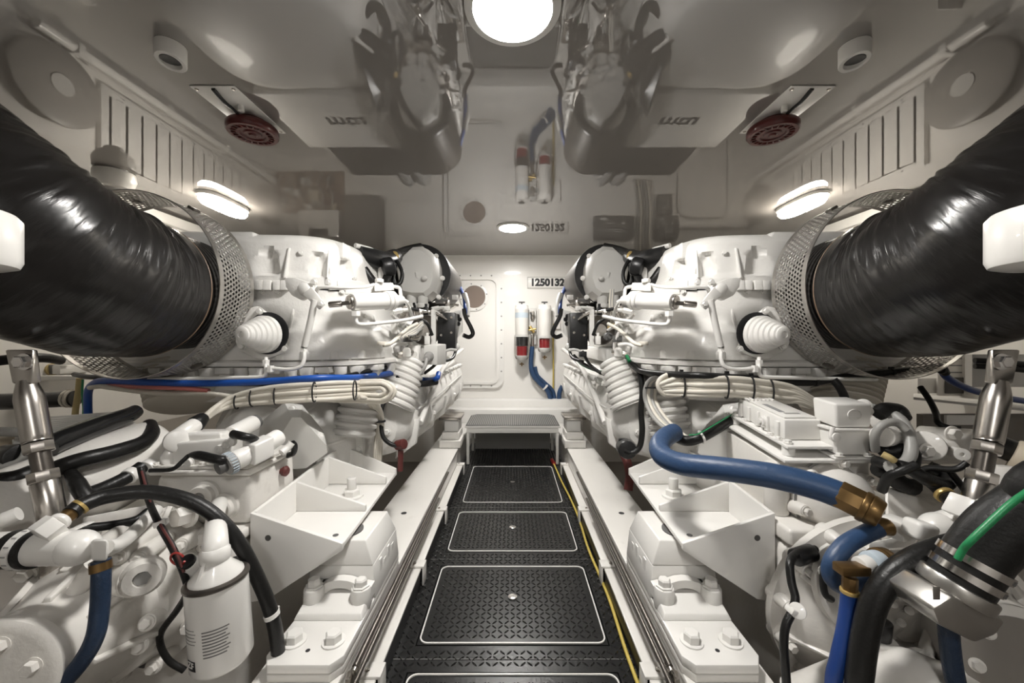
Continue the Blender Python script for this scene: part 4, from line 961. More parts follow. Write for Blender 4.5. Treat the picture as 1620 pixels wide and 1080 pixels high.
# seal ring, nameplate and round emblem
b = MB(); b.lathe(P(230,1035,1.03), (0,-1,.1), [(0,.032),(.004,.032),(.004,.022),(.006,.02),(.006,.008),(.009,.006),(.009,0)], 24); b.build('vent_plug', 'dark_grey', g)
b = MB(); b.bb(P(282,1020,1.098), P(312,985,1.094)); pl = b.build('nameplate', 'black_plastic', g)
for k in range(5):
    b = MB(); b.bb(P(286,994+k*5,1.093), P(308,995.5+k*5,1.0925)); b.build('print_line', 'pale_grey', pl)
em = P(314,868,1.094)
b = MB(); b.lathe(em, (0,-1,0), [(0,.036),(.005,.036),(.006,.033),(.003,.031),(.003,0)], 32); b.build('round_emblem', 'gear_white', g)
text('ZF', .040, 'gear_white', g, em-V(0,.0055,0), (1,0,0), (0,0,1), .002)
# --- spin-on oil filter hanging from its head
t = thing('oil_filter', (-.68, .88, .29), 'white spin-on oil filter canister with printed text, by the black hose', 'oil filter')
tp = P(343,913,.88); bt = P(353,1048,.88); ax = (tp-bt).normalized(); L = (tp-bt).length
b = MB(); b.lathe(bt, ax, [(0,0),(.0,.042),(.006,.054),(.016,.0605),(L-.008,.0605),(L-.006,.058)], 40); b.build('canister', 'white_paint', t)
b = MB(); b.lathe(bt+ax*(L-.007), ax, [(0,.060),(.003,.0635),(.008,.0635),(.011,.058),(.011,.05)], 40); b.build('rim', 'rod_dark', t)
b = MB(); b.lathe(bt+ax*(L+.003), ax, [(0,.053),(.006,.052),(.030,.030),(.036,.028),(.040,.030),(.060,.030),(.068,.024),(.070,0)], 32); b.build('filter_head', 'white_paint', t)
A = bt+ax*(L+.055); b = MB(); b.tube([A, A+V(-.004,.006,.015), A+V(-.03,.04,.030), A+V(-.10,.13,.030), A+V(-.16,.22,.022)], [.024,.026,.024,.020,.020], 18, 5); b.build('head_neck', 'white_paint', t)
b = MB(); A = bt+ax*(L+.008); b.prism([A+V(-.012,-.050,-.004),A+V(-.006,-.050,-.004),A+V(.0,-.022,.06),A+V(-.006,-.022,.06)], (0,.006,0)); b.build('vane', 'white_paint', t)
# print wrapped on the canister
def wrapprint(z0, z1, a0, a1, m_):
    bb_ = MB(); u_, v_, _ = frame(ax); n_ = 8; rg = []
    for k in range(n_+1):
        a = a0+(a1-a0)*k/n_; e = V(math.sin(a), -math.cos(a), 0); e = (e-ax*e.dot(ax)).normalized()
        rg.append([bt+ax*z0+e*.0606, bt+ax*z1+e*.0606, bt+ax*z1+e*.0610, bt+ax*z0+e*.0610])
    bb_.loft(rg); return bb_.build('print_line', m_, t)
for k in range(9): wrapprint(.112-k*.0068, .1135-k*.0068+.0012, .12, .95-.06*(k % 3), 'ink_grey')
for k in range(5): wrapprint(.118-k*.0075, .1192-k*.0075, -.95, -.15+.05*(k % 2), 'ink_grey')
q = wrapprint(.030, .052, -.62, -.20, 'ink'); q.name = 'logo_square'
a = -.41; e = V(math.sin(a), -math.cos(a), 0); text('ZF', .020, 'white_paint', t, bt+ax*.041+e*.0615, V(math.cos(a), math.sin(a), 0), ax, .0004)
b = MB(); b.cyl(P(318,905,.93), P(298,890,.90), .022, .020, 18, .004); b.build('filter_sensor', 'white_paint', g)
b = MB(); b.cyl(P(298,890,.90), P(294,887,.893), .017, n=18, bev=.002); b.build('sensor_cap', 'black_plastic', g)
b = MB(); b.cyl(P(372,875,1.08), P(372,875,1.04), .022, n=18, bev=.004); b.build('pipe_stub', 'gear_white', g)
b = MB(); b.tube([P(372,890,1.04), P(380,898,1.02), P(388,895,1.0)], .02, 14); b.build('rubber_boot', 'black_rubber', g)
# --- cooling water pipe at the picture's left edge with clamps and fittings
t = thing('cooling_pipe', P(60,868,.80), 'white cooling pipe with black sleeve and hose clamp at the lower left', 'pipe')
b = MB(); b.tube([V(-2.2,.95,.60), P(-70,872,.80), P(20,868,.80), P(80,866,.80), P(118,866,.80)], .034, 28, sm=False); b.build('pipe', 'white_paint', t)
b = MB(); b.ball(P(122,866,.80), (.040,.036,.035), 24); b.build('pipe_cap', 'white_paint', t)
b = MB(); b.lathe(P(20,868,.80), (1,0,0), [(0,.034),(0,.0375),(.055,.0375),(.055,.034)], 32); b.build('rubber_sleeve', 'black_rubber', t)
b = MB(); b.lathe(P(37,868,.80), (1,0,0), [(0,.0375),(0,.0395),(.016,.0395),(.016,.0375)], 32); b.build('hose_clamp', 'white_paint', t)
for k in range(14):
    a = 2*PI*k/14-.8; c_ = P(37,868,.80)+V(.008, -.0396*math.cos(a), .0396*math.sin(a)); b = MB(); b.box(c_, (.010,.0012,.003), Matrix.Rotation(-a, 3, 'X')); b.build('clamp_slot', 'mid_grey', t)
b = MB(); A = P(62,848,.775); B = P(92,826,.80); b.cyl(A, B, .026, n=6, bev=.002); b.build('hex_fitting', 'white_paint', t)
b = MB(); b.cyl(P(90,828,.80), P(98,822,.81), .019, n=18, bev=.002); b.build('fitting_collar', 'white_paint', t)
b = MB(); b.cyl(P(96,824,.808), P(120,806,.83), .014, .016, 18, .002); b.build('brass_tail', 'brass', t)
b = MB(); b.bb(P(118,838,.82), P(136,826,.86), .003); b.build('square_lug', 'white_paint', t)
b = MB(); b.hexa([P(144,888,.78),P(170,888,.78),P(170,888,.83),P(144,888,.83)], [P(144,852,.78),P(172,852,.78),P(172,852,.83),P(144,852,.83)], .008, 3); b.build('elbow_block', 'white_paint', t)
b = MB(); b.cyl(P(158,886,.80), P(159,893,.80), .017, n=20); b.build('collar', 'steel', t)
b = MB(); b.tube([P(168,866,.81), P(186,862,.84), P(205,848,.90), P(232,822,.98), P(248,806,1.02)], .015, 16); b.build('branch_pipe', 'white_paint', t)
b = MB(); b.tube([P(150,890,.86), P(128,925,.86), P(105,960,.85), P(92,976,.845)], .018, 16); b.cyl(P(95,970,.846), P(76,1000,.835), .026, n=6, bev=.002); b.build('down_pipe', 'gear_white', t)
b = MB(); b.bb(P(20,905,.92), P(140,878,.97), .004); b.build('pipe_saddle', 'gear_white', t)
for (x, y) in ((112,900),(45,904)): bolt(P(x, y, .915), (.2,-1,-.2), .016, t, 'gear_white', .02)
b = MB(); b.tube([P(-20,832,.85), P(10,820,.86), P(30,812,.87)], [.012,.016,.016], 14); b.build('small_fitting', 'white_paint', t)
o = hose('water_hose', 'dark navy rubber hose hanging from the cooling pipe at lower left', 'hose', [P(160,886,.79), P(160,915,.785), P(158,960,.78), P(151,1005,.77), P(130,1045,.76), P(95,1085,.75), P(60,1115,.745), V(-.98,.74,.05), V(-1.0,.76,-.31)], .0155, 'navy_hose', 18)
b = MB(); b.cyl(P(159,889,.79), P(160,902,.788), .0175, n=20); b.build('ferrule', 'brass', o)
o = hose('hydraulic_hose', 'long glossy black hose arching over the left gearbox in front of the oil filter', 'hose', [P(112,812,.82), P(128,800,.84), P(170,785,.88), P(235,778,.92), P(300,792,.94), P(345,820,.95), P(380,862,.96), P(408,915,.97), P(428,965,.98), P(438,1012,.99), P(440,1060,1.0), V(-.63,1.0,.0), V(-.66,1.0,-.31)], .0165, 'black_rubber', 18, 12)
b = MB(); A = P(124,803,.835); B = P(129,799.5,.84); b.cyl(A, B, .0185, n=20); b.build('yellow_collar', 'brass_pale', o)
b = MB(); p = P(430,972,.98); tie(p, V(.3,.1,-1), .0175, o, 'white_paint', .01)
# wiring loom with red tracer and red ring
o = hose('sensor_loom', 'thin black wiring loom with red tracer looping down beside the oil filter', 'cable', [P(222,740,1.02), P(235,790,.98), P(250,825,.93), P(272,865,.90), P(290,905,.89), P(296,935,.90), P(280,965,.93), P(256,998,.95), P(254,1020,.96), P(268,1045,.97), P(292,1060,.98)], .0075, 'black_rubber', 12)
b = MB(); b.tube([P(224,745,1.01), P(238,795,.97), P(254,830,.92), P(276,868,.89), P(291,905,.883)], .003, 8); b.build('red_wire', 'dull_red', o)
b = MB(); cc = P(281,884,.885); b.tube([cc+V(.016*math.cos(a), -.004*math.sin(a), .016*math.sin(a)) for a in [2*PI*k/16+.4 for k in range(15)]], .0025, 8); b.build('red_ring', 'red_bright', o)
tie(P(252,828,.927), V(.3,0,-1), .011, o, 'white_paint', .012)
# --- charge cooler / cover left of the gearbox
t = thing('oil_cooler', P(120,800,1.1), 'white rounded oil cooler body with black pipes at the left edge under the exhaust', 'oil cooler')
A = P(70,790,1.05); B = P(245,715,1.30)
b = MB(); D = B-A; b.tube([A-D*.5, A, A+D*.5, B, B+D*.12], [.115,.12,.12,.11,.07], 36, 6); b.build('cooler_shell', 'gear_white', t)
b = MB(); b.hexa([P(78,722,1.05),P(215,672,1.30),P(200,668,1.5),P(30,690,1.35)], [P(78,716,1.05),P(215,667,1.30),P(200,663,1.5),P(30,684,1.35)], .003); b.build('cooler_tray', 'white_paint', t)
for k in range(9):
    f = k/8; b = MB(); A1 = P(20+4*k,700-4.5*k,1.15+.05*k); B1 = P(165+3*k,672-2.2*k,1.32+.03*k); b.cyl(A1, B1, .010, n=8); b.build('cover_rib', 'white_paint', t)
b = MB(); b.tube([P(76,708,1.04), P(100,695,1.08), P(160,672,1.18), P(200,658,1.26), P(215,650,1.3)], [.026,.030,.030,.026,.022], 16); b.build('black_pipe', 'black_gloss', t)
b = MB(); b.tube([P(60,752,1.0), P(120,730,1.03), P(180,715,1.10), P(225,700,1.18), P(240,685,1.24), P(236,672,1.3)], .021, 16); b.build('black_hose', 'black_rubber', t)
b = MB(); b.tube([P(-40,765,.95), P(20,758,.97), P(50,748,1.0)], .022, 16); b.build('black_hose', 'black_rubber', t)
b = MB(); b.tube([P(130,785,1.0), P(165,772,1.05), P(200,755,1.10), P(225,738,1.14)], .019, 14); b.build('black_hose', 'black_rubber', t)
for (x, y, d) in ((206,752,1.11),(236,738,1.15)):
    b = MB(); b.cyl(P(x-5,y+3,d-.01), P(x+6,y-4,d+.01), .023, n=18, bev=.003); b.build('hose_clip', 'white_paint', t)
b = MB(); b.bb(P(-30,735,1.12), P(38,680,1.25), .015, 3); b.build('pump_box', 'beige', t)
b = MB(); b.cyl(P(10,722,1.12), P(34,722,1.07), .035, n=20, bev=.004); b.build('pump_port', 'black_rubber', t)
b = MB(); b.tube([P(-30,738,1.05), P(15,738,1.05), P(40,725,1.06), P(48,700,1.08), P(40,685,1.1), P(-20,682,1.12)], .014, 12); b.build('grey_cable', 'grey_cable', t)
b = MB(); b.lathe(P(25,822,1.0), (0,-1,0), [(0,.09),(.03,.09),(.035,.08),(.035,.03),(.05,.028),(.05,0)], 32); b.build('pump_cover', 'gear_white', t)
b = MB(); b.hexa([P(130,838,1.0),P(250,815,1.1),P(250,815,1.2),P(130,838,1.15)], [P(130,818,1.0),P(250,795,1.1),P(250,795,1.2),P(130,818,1.15)], .006); b.build('pipe_tray', 'gear_white', t)
b = MB(); b.tube([P(130,836,.96), P(180,830,1.0), P(215,822,1.03), P(235,808,1.06)], .011, 10); b.build('thin_cable', 'black_rubber', t)
b = MB(); b.tube([P(110,745,1.02), P(122,765,1.0), P(135,785,.99), P(150,800,1.0)], [.012,.018,.018,.012], 12); b.build('black_strap', 'black_rubber', t)
# ============================================================= starboard gearbox
g = thing('gearbox', (1.05, 1.3, -.3), 'white marine gearbox right of the walkway under the control box', 'gearbox')
b = MB(); b.hexa([V(.80,1.11,-.05),V(1.30,1.11,-.05),V(1.30,1.56,-.05),V(.80,1.56,-.05)], [V(.795,1.10,.47),V(1.30,1.10,.47),V(1.30,1.56,.47),V(.795,1.56,.47)], .03, 3); b.build('case', 'gear_white', g)
b = MB(); b.bb((.793,1.085,.472), (1.32,1.58,.520), .010, 3); b.build('case_flange', 'gear_white', g)
b = MB(); b.hexa([V(.83,1.19,.521),V(1.12,1.19,.521),V(1.12,1.58,.521),V(.83,1.58,.521)], [V(.83,1.19,.68),V(1.12,1.19,.68),V(1.12,1.58,.725),V(.83,1.58,.725)], .004); b.build('control_chest', 'gear_white', g)
for (x, y, z) in ((.835,1.20,.688),(.835,1.56,.73)):
    b = MB(); b.cyl((x,y,.521), (x,y,z-.012), .034, n=24, bev=.003); b.build('corner_post', 'gear_white', g)
# round pump cover with bolts, to the right of the chest
A = V(.985,1.19,.565); D = V(.12,-1,.08).normalized(); u_, v_, _ = frame(D)
b = MB(); b.lathe(A, D, [(-.05,.125),(.012,.125),(.016,.118),(.030,.110),(.07,.098),(.095,.075),(.105,.05),(.105,0)], 44); b.build('pump_cover', 'gear_white', g)
b = MB(); b.lathe(A, D, [(.013,.1265),(.016,.1265),(.016,.12)], 44); b.build('gasket_ring', 'mid_grey', g)
for k in range(7):
    a = 2*PI*k/7+.55; q = A+(u_*math.cos(a)+v_*math.sin(a))*.122
    b = MB(); b.cyl(q-D*.03, q+D*.05, .022, .018, 16, .004); b.build('bolt_boss', 'gear_white', g); bolt(q+D*.05, D, .011, g, 'gear_white', .014)
for k in range(4):
    b = MB(); q = A+D*.088+u_*(-.02)+v_*(.03-.014*k); b.box(q, (.022,.006,.004), Matrix((u_, v_, D)).transposed(), .001, 1); b.build('cast_mark', 'gear_white', g)
b = MB(); b.hexa([P(1330,888,1.02),P(1408,862,1.02),P(1408,862,1.12),P(1330,888,1.12)], [P(1330,862,1.02),P(1410,820,1.02),P(1410,820,1.12),P(1330,862,1.12)], .008, 3); b.build('cast_arm', 'gear_white', g)
# main lower casting: rings facing the camera
A = V(.985,1.10,.31); B = V(1.0,.80,.28); D = (B-A).normalized(); u_, v_, _ = frame(D)
b = MB(); b.lathe(A, D, [(0,.26),(.02,.26),(.03,.235),(.08,.215),(.13,.175),(.15,.165),(.155,.150),(.18,.146),(.19,.135),(.19,.105),(.17,.10),(.17,0)], 60); b.build('drive_casting', 'gear_white', g)
for k in range(13):
    a = 2*PI*k/13+.1; q = A+(u_*math.cos(a)+v_*math.sin(a))*.238
    b = MB(); b.cyl(q-D*.01, q+D*.055, .024, .018, 16, .004); b.build('bolt_boss', 'gear_white', g); bolt(q+D*.055, D, .012, g, 'gear_white', .016)
for k in range(6):
    a = 2*PI*k/6+.4; q = A+D*.17+(u_*math.cos(a)+v_*math.sin(a))*.07
    b = MB(); b.cyl(q, q+D*.045, .017, .014, 14, .003); b.build('stud', 'gear_white', g)
for k in range(8):
    a = 2*PI*k/8+.25; e = u_*math.cos(a)+v_*math.sin(a); w_ = D.cross(e)
    b = MB(); b.hexa([A+e*.22+D*.02-w_*.009, A+e*.22+D*.02+w_*.009, A+e*.16+D*.14+w_*.009, A+e*.16+D*.14-w_*.009], [A+e*.24+D*.05-w_*.006, A+e*.24+D*.05+w_*.006, A+e*.175+D*.152+w_*.006, A+e*.175+D*.152-w_*.006], .003); b.build('rib', 'gear_white', g)
b = MB(); b.lathe(P(1350,930,1.0), V(0,-1,.3), [(0,.11),(.02,.11),(.03,.10),(.035,.07),(.035,0)], 40); b.build('inspection_cover', 'gear_white', g)
for k in range(5):
    a = 2*PI*k/5+2.6; bolt(P(1350,930,.985)+V(.095*math.cos(a), -.03*math.sin(a)*.3, .09*math.sin(a)), (0,-1,.3), .011, g, 'gear_white')
b = MB(); b.lathe(P(1420,968,.93), V(-.1,-1,.1), [(0,.055),(.025,.055),(.03,.05),(.03,0)], 28); b.build('round_cap', 'gear_white', g)
for (x, y) in ((1412,955),(1438,966),(1425,985)): 
    b = MB(); b.cyl(P(x,y,.91), P(x+1,y,.875), .009, n=12, bev=.002); b.build('stud', 'gear_white', g)
b = MB(); b.cyl(P(1392,1010,.88), P(1392,1050,.88), .033, n=20, bev=.004); b.build('sensor_body', 'gear_white', g)
b = MB(); b.cyl(P(1393,980,.88), P(1392,1010,.88), .022, .020, 18, .004); b.build('sensor_plug', 'black_plastic', g)
# output housing at the lower right corner
A = V(1.20,1.10,.30); B = P(1660,1085,.70); D = (B-A).normalized(); u_, v_, _ = frame(D)
b = MB(); b.lathe(A, D, [(0,.22),(.03,.22),(.04,.20),(.16,.165),(.20,.15),(.24,.125),(.32,.112),(.37,.108),(.378,.112),(.40,.112),(.405,.10),(.405,0)], 52); b.build('output_housing', 'gear_white', g)
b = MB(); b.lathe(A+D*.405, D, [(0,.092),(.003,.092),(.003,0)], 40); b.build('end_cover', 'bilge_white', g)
for k in range(6):
    a = 2*PI*k/6+.2; bolt(A+D*.408+(u_*math.cos(a)+v_*math.sin(a))*.07, D, .010, g, 'gear_white')
for k in range(7):
    a = 2*PI*k/7; e = u_*math.cos(a)+v_*math.sin(a); w_ = D.cross(e)
    b = MB(); b.hexa([A+e*.19+D*.05-w_*.01, A+e*.19+D*.05+w_*.01, A+e*.12+D*.26+w_*.01, A+e*.12+D*.26-w_*.01], [A+e*.212+D*.05-w_*.007, A+e*.212+D*.05+w_*.007, A+e*.135+D*.26+w_*.007, A+e*.135+D*.26-w_*.007], .004); b.build('rib', 'gear_white', g)
b = MB(); b.tube([P(1475,1000,.88), P(1465,1030,.86), P(1458,1060,.85)], .014, 12); b.build('drain_pipe', 'gear_white', g)
b = MB(); b.cyl(P(1458,1045,.88), P(1458,1050,.85), .03, n=20); b.build('drain_boss', 'gear_white', g)
b = MB(); b.tube([P(1260,1110,.95), P(1400,1065,.86), P(1480,1085,.80), P(1560,1120,.78)], .05, 20); b.build('lower_pipe', 'gear_white', g)

# ============================================================= control box on its plate
t = thing('control_box', (.97,1.35,.70), 'white electronic control box with heavy plug on a plate over the right gearbox', 'control box')
def tz(y): return .690+(y-1.15)*.13
def slab(x0, x1, y0, y1, h0, h1, bev=.003): 
    b_ = MB(); b_.hexa([V(x0,y0,tz(y0)+h0),V(x1,y0,tz(y0)+h0),V(x1,y1,tz(y1)+h0),V(x0,y1,tz(y1)+h0)], [V(x0,y0,tz(y0)+h1),V(x1,y0,tz(y0)+h1),V(x1,y1,tz(y1)+h1),V(x0,y1,tz(y1)+h1)], bev); return b_
slab(.825,1.11,1.15,1.62,0,.010).build('lower_plate', 'white_paint', t)
slab(.845,1.10,1.165,1.50,.036,.046).build('upper_plate', 'white_paint', t)
for (x, y) in ((.865,1.19),(.865,1.47),(1.08,1.47),(1.07,1.19)):
    b = MB(); b.cyl((x,y,tz(y)+.010), (x,y,tz(y)+.036), .018, n=16); b.build('standoff', 'white_paint', t)
    bolt((x, y, tz(y)+.046), (0,0,1), .010, t)
slab(.868,.985,1.21,1.46,.047,.112,.006).build('electronics_case', 'white_paint', t)
slab(.875,.978,1.222,1.45,.1125,.118,.002).build('case_lid', 'white_paint', t)
for k in range(7): slab(.872+.0145*k,.880+.0145*k,1.40,1.458,.118,.124,.001).build('cooling_fin', 'white_paint', t)
slab(.893,.912,1.27,1.36,.1183,.1188,0).build('dark_label', 'label_grey', t)
slab(.90,.95,1.25,1.262,.1183,.1187,0).build('print_line', 'mid_grey', t)
for k in range(5):
    y = 1.23+k*.05; b = MB(); b.bb((.860,y,tz(y)+.05), (.868,y+.018,tz(y)+.10), .002); b.build('side_rib', 'white_paint', t)
b = MB(); c_ = V(.868,1.30,tz(1.30)+.078); b.lathe(c_, (-1,0,0), [(0,.020),(.008,.020),(.010,.016),(.018,.015),(.018,.008),(.024,.007),(.024,0)], 20); b.build('side_connector', 'white_paint', t)
for y in (1.22, 1.26, 1.40, 1.45): bolt((.855, y, tz(y)+.046), (0,0,1), .008, t)
slab(.975,1.115,1.145,1.215,.012,.020).build('plug_plate', 'white_paint', t)
b = MB(); b.hexa([V(.985,1.15,.715),V(1.082,1.15,.715),V(1.082,1.23,.725),V(.985,1.23,.725)], [V(.978,1.15,.788),V(1.088,1.15,.788),V(1.088,1.23,.798),V(.978,1.23,.798)], .005); b.build('plug_socket', 'white_paint', t)
b = MB(); b.bb((.972,1.142,.788), (1.094,1.24,.797), .003); b.build('plug_lip', 'white_paint', t)
b = MB(); b.hexa([V(.980,1.148,.798),V(1.086,1.148,.798),V(1.086,1.235,.806),V(.980,1.235,.806)], [V(.978,1.15,.872),V(1.092,1.15,.872),V(1.092,1.24,.880),V(.978,1.24,.880)], .008, 3); hood = b.build('plug_hood', 'white_paint', t)
b = MB(); rr = [(1.036+.022*math.cos(2*PI*k/28), .838+.017*math.sin(2*PI*k/28)) for k in range(28)]; r2 = [(1.036+.019*math.cos(2*PI*k/28), .838+.014*math.sin(2*PI*k/28)) for k in range(28)]; rring(b, rr, r2, 1.1465, 1.150); b.build('oval_mark', 'white_paint', hood)
for dz in (-.006, .006):
    b = MB(); b.bb((1.018,1.1465,.838+dz-.0012), (1.054,1.150,.838+dz+.0012)); b.build('oval_bar', 'white_paint', hood)
b = MB(); b.tube([V(.972,1.150,.80), V(.966,1.150,.775), V(.976,1.147,.76), V(.985,1.146,.775)], .006, 10); b.cyl((.976,1.14,.772), (.976,1.16,.772), .013, n=16, bev=.002); b.build('latch_lever', 'white_paint', t)
b = MB(); b.cyl((1.09,1.19,.85), (1.112,1.19,.855), .027, n=20, bev=.004); b.build('cable_entry', 'white_paint', t)
b = MB(); b.cyl((1.094,1.18,.75), (1.125,1.17,.735), .022, n=16, bev=.004); b.build('cable_entry', 'white_paint', t)
for x in (.992, 1.076): bolt((x, 1.152, .712), (0,0,1), .010, t)
# cables coming out of it
o = hose('control_cable', 'looped grey cable hanging beside the control box plug', 'cable', [V(1.11,1.19,.855), P(1410,655,1.15), P(1428,668,1.12), P(1440,695,1.08), P(1440,720,1.06), P(1425,738,1.05), P(1405,738,1.05)], .015, 'grey_cable', 14)
b = MB(); b.tube([P(1385,712,1.12), P(1384,690,1.1), P(1396,672,1.09), P(1418,668,1.09), P(1434,680,1.08)], .011, 12); b.build('cable_loop', 'grey_cable', o)
b = MB(); b.tube([P(1388,655,1.16), P(1400,648,1.16), P(1420,650,1.16), P(1428,662,1.14)], .022, 14); b.build('cable_boot', 'black_rubber', o)
o = hose('wiring_loom', 'tangle of black sleeved wiring below the grey cable loop', 'cable', [P(1385,730,1.10), P(1410,735,1.06), P(1440,742,1.03), P(1470,760,1.02), P(1498,765,1.03), P(1495,750,1.06), P(1470,738,1.08)], .017, 'black_rubber', 14)
for pts, r in (([P(1395,775,1.08), P(1405,755,1.05), P(1425,745,1.03), P(1450,735,1.02)], .012), ([P(1390,700,1.14), P(1405,715,1.12), P(1430,712,1.1), P(1450,725,1.08)], .02), ([P(1440,700,1.10), P(1452,720,1.06), P(1450,745,1.04), P(1470,740,1.03), P(1510,742,1.0), P(1530,732,.99)], .008), ([P(1500,742,1.02), P(1515,760,1.01), P(1530,780,1.0), P(1545,800,1.0)], .008), ([P(1390,740,1.1), P(1405,748,1.1), P(1420,760,1.1), P(1445,770,1.1)], .025)):
    b = MB(); b.tube(pts, r, 12); b.build('sleeve', 'black_rubber', o)
b = MB(); b.tube([P(1396,718,1.05), P(1408,724,1.04), P(1414,728,1.04)], .009, 10); b.build('connector', 'tan_hose', o)
# --- pumps and valve blocks right of the box
t = thing('valve_pump', P(1480,760,1.15), 'white valve and pump block behind the right steel strut', 'pump')
b = MB(); b.cyl(P(1395,690,1.10), P(1432,688,1.22), .030, n=24, bev=.006); b.build('solenoid', 'gear_white', t)
b = MB(); b.cyl(P(1392,668,1.25), P(1425,662,1.35), .028, n=24, bev=.006); b.build('solenoid', 'gear_white', t)
b = MB(); b.hexa([P(1440,735,1.14),P(1535,735,1.14),P(1545,715,1.35),P(1450,715,1.35)], [P(1440,690,1.14),P(1530,690,1.14),P(1545,678,1.35),P(1450,672,1.35)], .012, 3); b.build('block', 'gear_white', t)
b = MB(); b.cyl(P(1465,705,1.16), P(1465,705,1.09), .042, n=28, bev=.006); b.build('round_boss', 'gear_white', t)
b = MB(); b.cyl(P(1488,700,1.15), P(1500,715,1.10), .030, n=24, bev=.006); b.build('round_boss', 'gear_white', t)
b = MB(); b.cyl(P(1500,712,1.12), P(1520,718,1.06), .016, n=18, bev=.003); b.build('nozzle', 'white_paint', t)
b = MB(); b.lathe(P(1520,718,1.06), P(1520,718,1.06)-P(1500,712,1.12), [(0,.017),(.008,.017),(.009,.012),(.009,.006),(.004,.005),(.004,0)], 18); b.build('nozzle_end', 'white_paint', t)
for (x, y) in ((1463,712),(1440,745),(1505,685)): bolt(P(x, y, 1.085), (0,-1,0), .016, t, 'gear_white')
b = MB(); b.hexa([P(1400,845,1.06),P(1520,830,1.06),P(1520,830,1.3),P(1400,845,1.3)], [P(1400,770,1.10),P(1500,790,1.10),P(1520,760,1.35),P(1400,750,1.35)], .02, 3); b.build('lower_case', 'gear_white', t)
b = MB(); b.lathe(P(1590,790,1.0), V(-.4,-1,.1), [(0,.09),(.03,.09),(.04,.08),(.05,.035),(.07,.03),(.07,0)], 32); b.build('pump_cover', 'gear_white', t)
b = MB(); b.cyl(P(1600,720,1.1), P(1660,740,1.05), .05, n=24, bev=.006); b.build('pump_body', 'beige', t)
b = MB(); b.cyl(P(1565,700,1.12), P(1605,715,1.1), .032, n=20, bev=.004); b.build('rubber_sleeve', 'black_rubber', t)
# --- white cooling pipe with blocks at right, mirrored look of the left one
t = thing('cooling_pipe', P(1500,830,.85), 'white cooling pipe with square fittings at the lower right', 'pipe')
b = MB(); b.tube([P(1470,845,.92), P(1500,832,.90), P(1560,815,.88), P(1660,790,.86), V(2.2,.95,.78)], .034, 24, sm=False); b.build('pipe', 'white_paint', t)
b = MB(); b.ball(P(1490,836,.90), (.045,.04,.036), 24); b.build('pipe_cap', 'white_paint', t)
b = MB(); b.box(P(1455,838,.88), (.052,.045,.042), Matrix.Rotation(.25, 3, 'Y'), .010, 3); b.build('square_fitting', 'white_paint', t)
b = MB(); b.box(P(1418,834,.93), (.045,.05,.045), Matrix.Rotation(.3, 3, 'Z'), .004); b.build('square_fitting', 'white_paint', t)
b = MB(); b.box(P(1530,806,.86), (.052,.05,.048), Matrix.Rotation(.5, 3, 'Y'), .004); b.build('square_fitting', 'white_paint', t)
b = MB(); b.cyl(P(1548,818,.84), P(1572,836,.83), .010, n=10); b.build('fitting_bolt', 'steel_bright', t)
b = MB(); b.bb(P(1462,852,.86), P(1550,838,.92), .004); b.build('pipe_saddle', 'white_paint', t)
b = MB(); b.hexa([P(1375,880,.97),P(1450,875,.97),P(1450,875,1.05),P(1375,880,1.05)], [P(1375,858,.97),P(1450,842,.97),P(1450,842,1.05),P(1375,858,1.05)], .006); b.build('clamp_block', 'white_paint', t)
o = hose('fuel_hose', 'short black hose with yellow collar and brass tail behind the control box', 'hose', [P(1420,735,1.12), P(1450,748,1.08), P(1478,765,1.03), P(1496,783,1.0), P(1510,795,.97)], .0185, 'black_rubber', 16)
b = MB(); b.cyl(P(1491,780,1.005), P(1497,785,.995), .022, n=20, bev=.002); b.build('yellow_collar', 'brass_pale', o)
b = MB(); b.cyl(P(1497,785,.995), P(1518,800,.95), .013, n=8, bev=.002); b.build('brass_tail', 'brass', o)
# --- blue hoses
o = hose('coolant_hose', 'thick blue rubber hose with brass end crossing over the right bracket', 'hose', [P(1066,684,1.42), P(1052,692,1.36), P(1043,706,1.30), P(1050,722,1.24), P(1080,734,1.17), P(1140,741,1.10), P(1220,752,1.03), P(1290,769,.98), P(1332,784,.95)], .0335, 'blue_hose', 24, 12)
A = P(1325,780,.955); B = P(1365,800,.92); D = (B-A).normalized()
b = MB(); b.cyl(A, B, .036, n=8, bev=.003); b.build('brass_ferrule', 'brass', o)
b = MB(); b.cyl(B-D*.004, B+D*.010, .038, n=28, bev=.003); b.build('brass_ring', 'brass', o)
b = MB(); b.cyl(B+D*.008, B+D*.035, .037, .033, 28, .005); b.build('brass_nut', 'brass', o)
o = hose('water_hose', 'blue-grey hose bent in a tight loop under the brass coupling', 'hose', [P(1388,836,.93), P(1365,846,.92), P(1338,862,.91), P(1318,888,.90), P(1316,912,.90), P(1332,926,.90), P(1360,926,.90), P(1400,916,.91), P(1440,905,.92)], .0195, 'blue_hose', 18, 10)
b = MB(); b.tube([P(1385,837,.93), P(1398,832,.93), P(1410,836,.93)], [.019,.020,.018], 16, 4); b.build('brass_elbow', 'brass', o)
o = hose('supply_hose', 'bright blue hose hanging from a brass elbow at the lower right', 'hose', [P(1344,935,.84), P(1342,960,.84), P(1336,1000,.835), P(1326,1045,.83), P(1318,1090,.83), V(.70,.83,.1), V(.70,.84,-.31)], .0155, 'deep_blue', 18)
b = MB(); b.cyl(P(1344,932,.84), P(1344,938,.84), .0175, n=20, bev=.002); b.build('yellow_collar', 'brass_pale', o)
b = MB(); b.cyl(P(1345,912,.84), P(1344,933,.84), .0145, n=8, bev=.002); b.build('brass_nut', 'brass', o)
b = MB(); b.bb(P(1334,913,.825), P(1360,886,.855), .003); b.build('brass_elbow', 'brass', o)
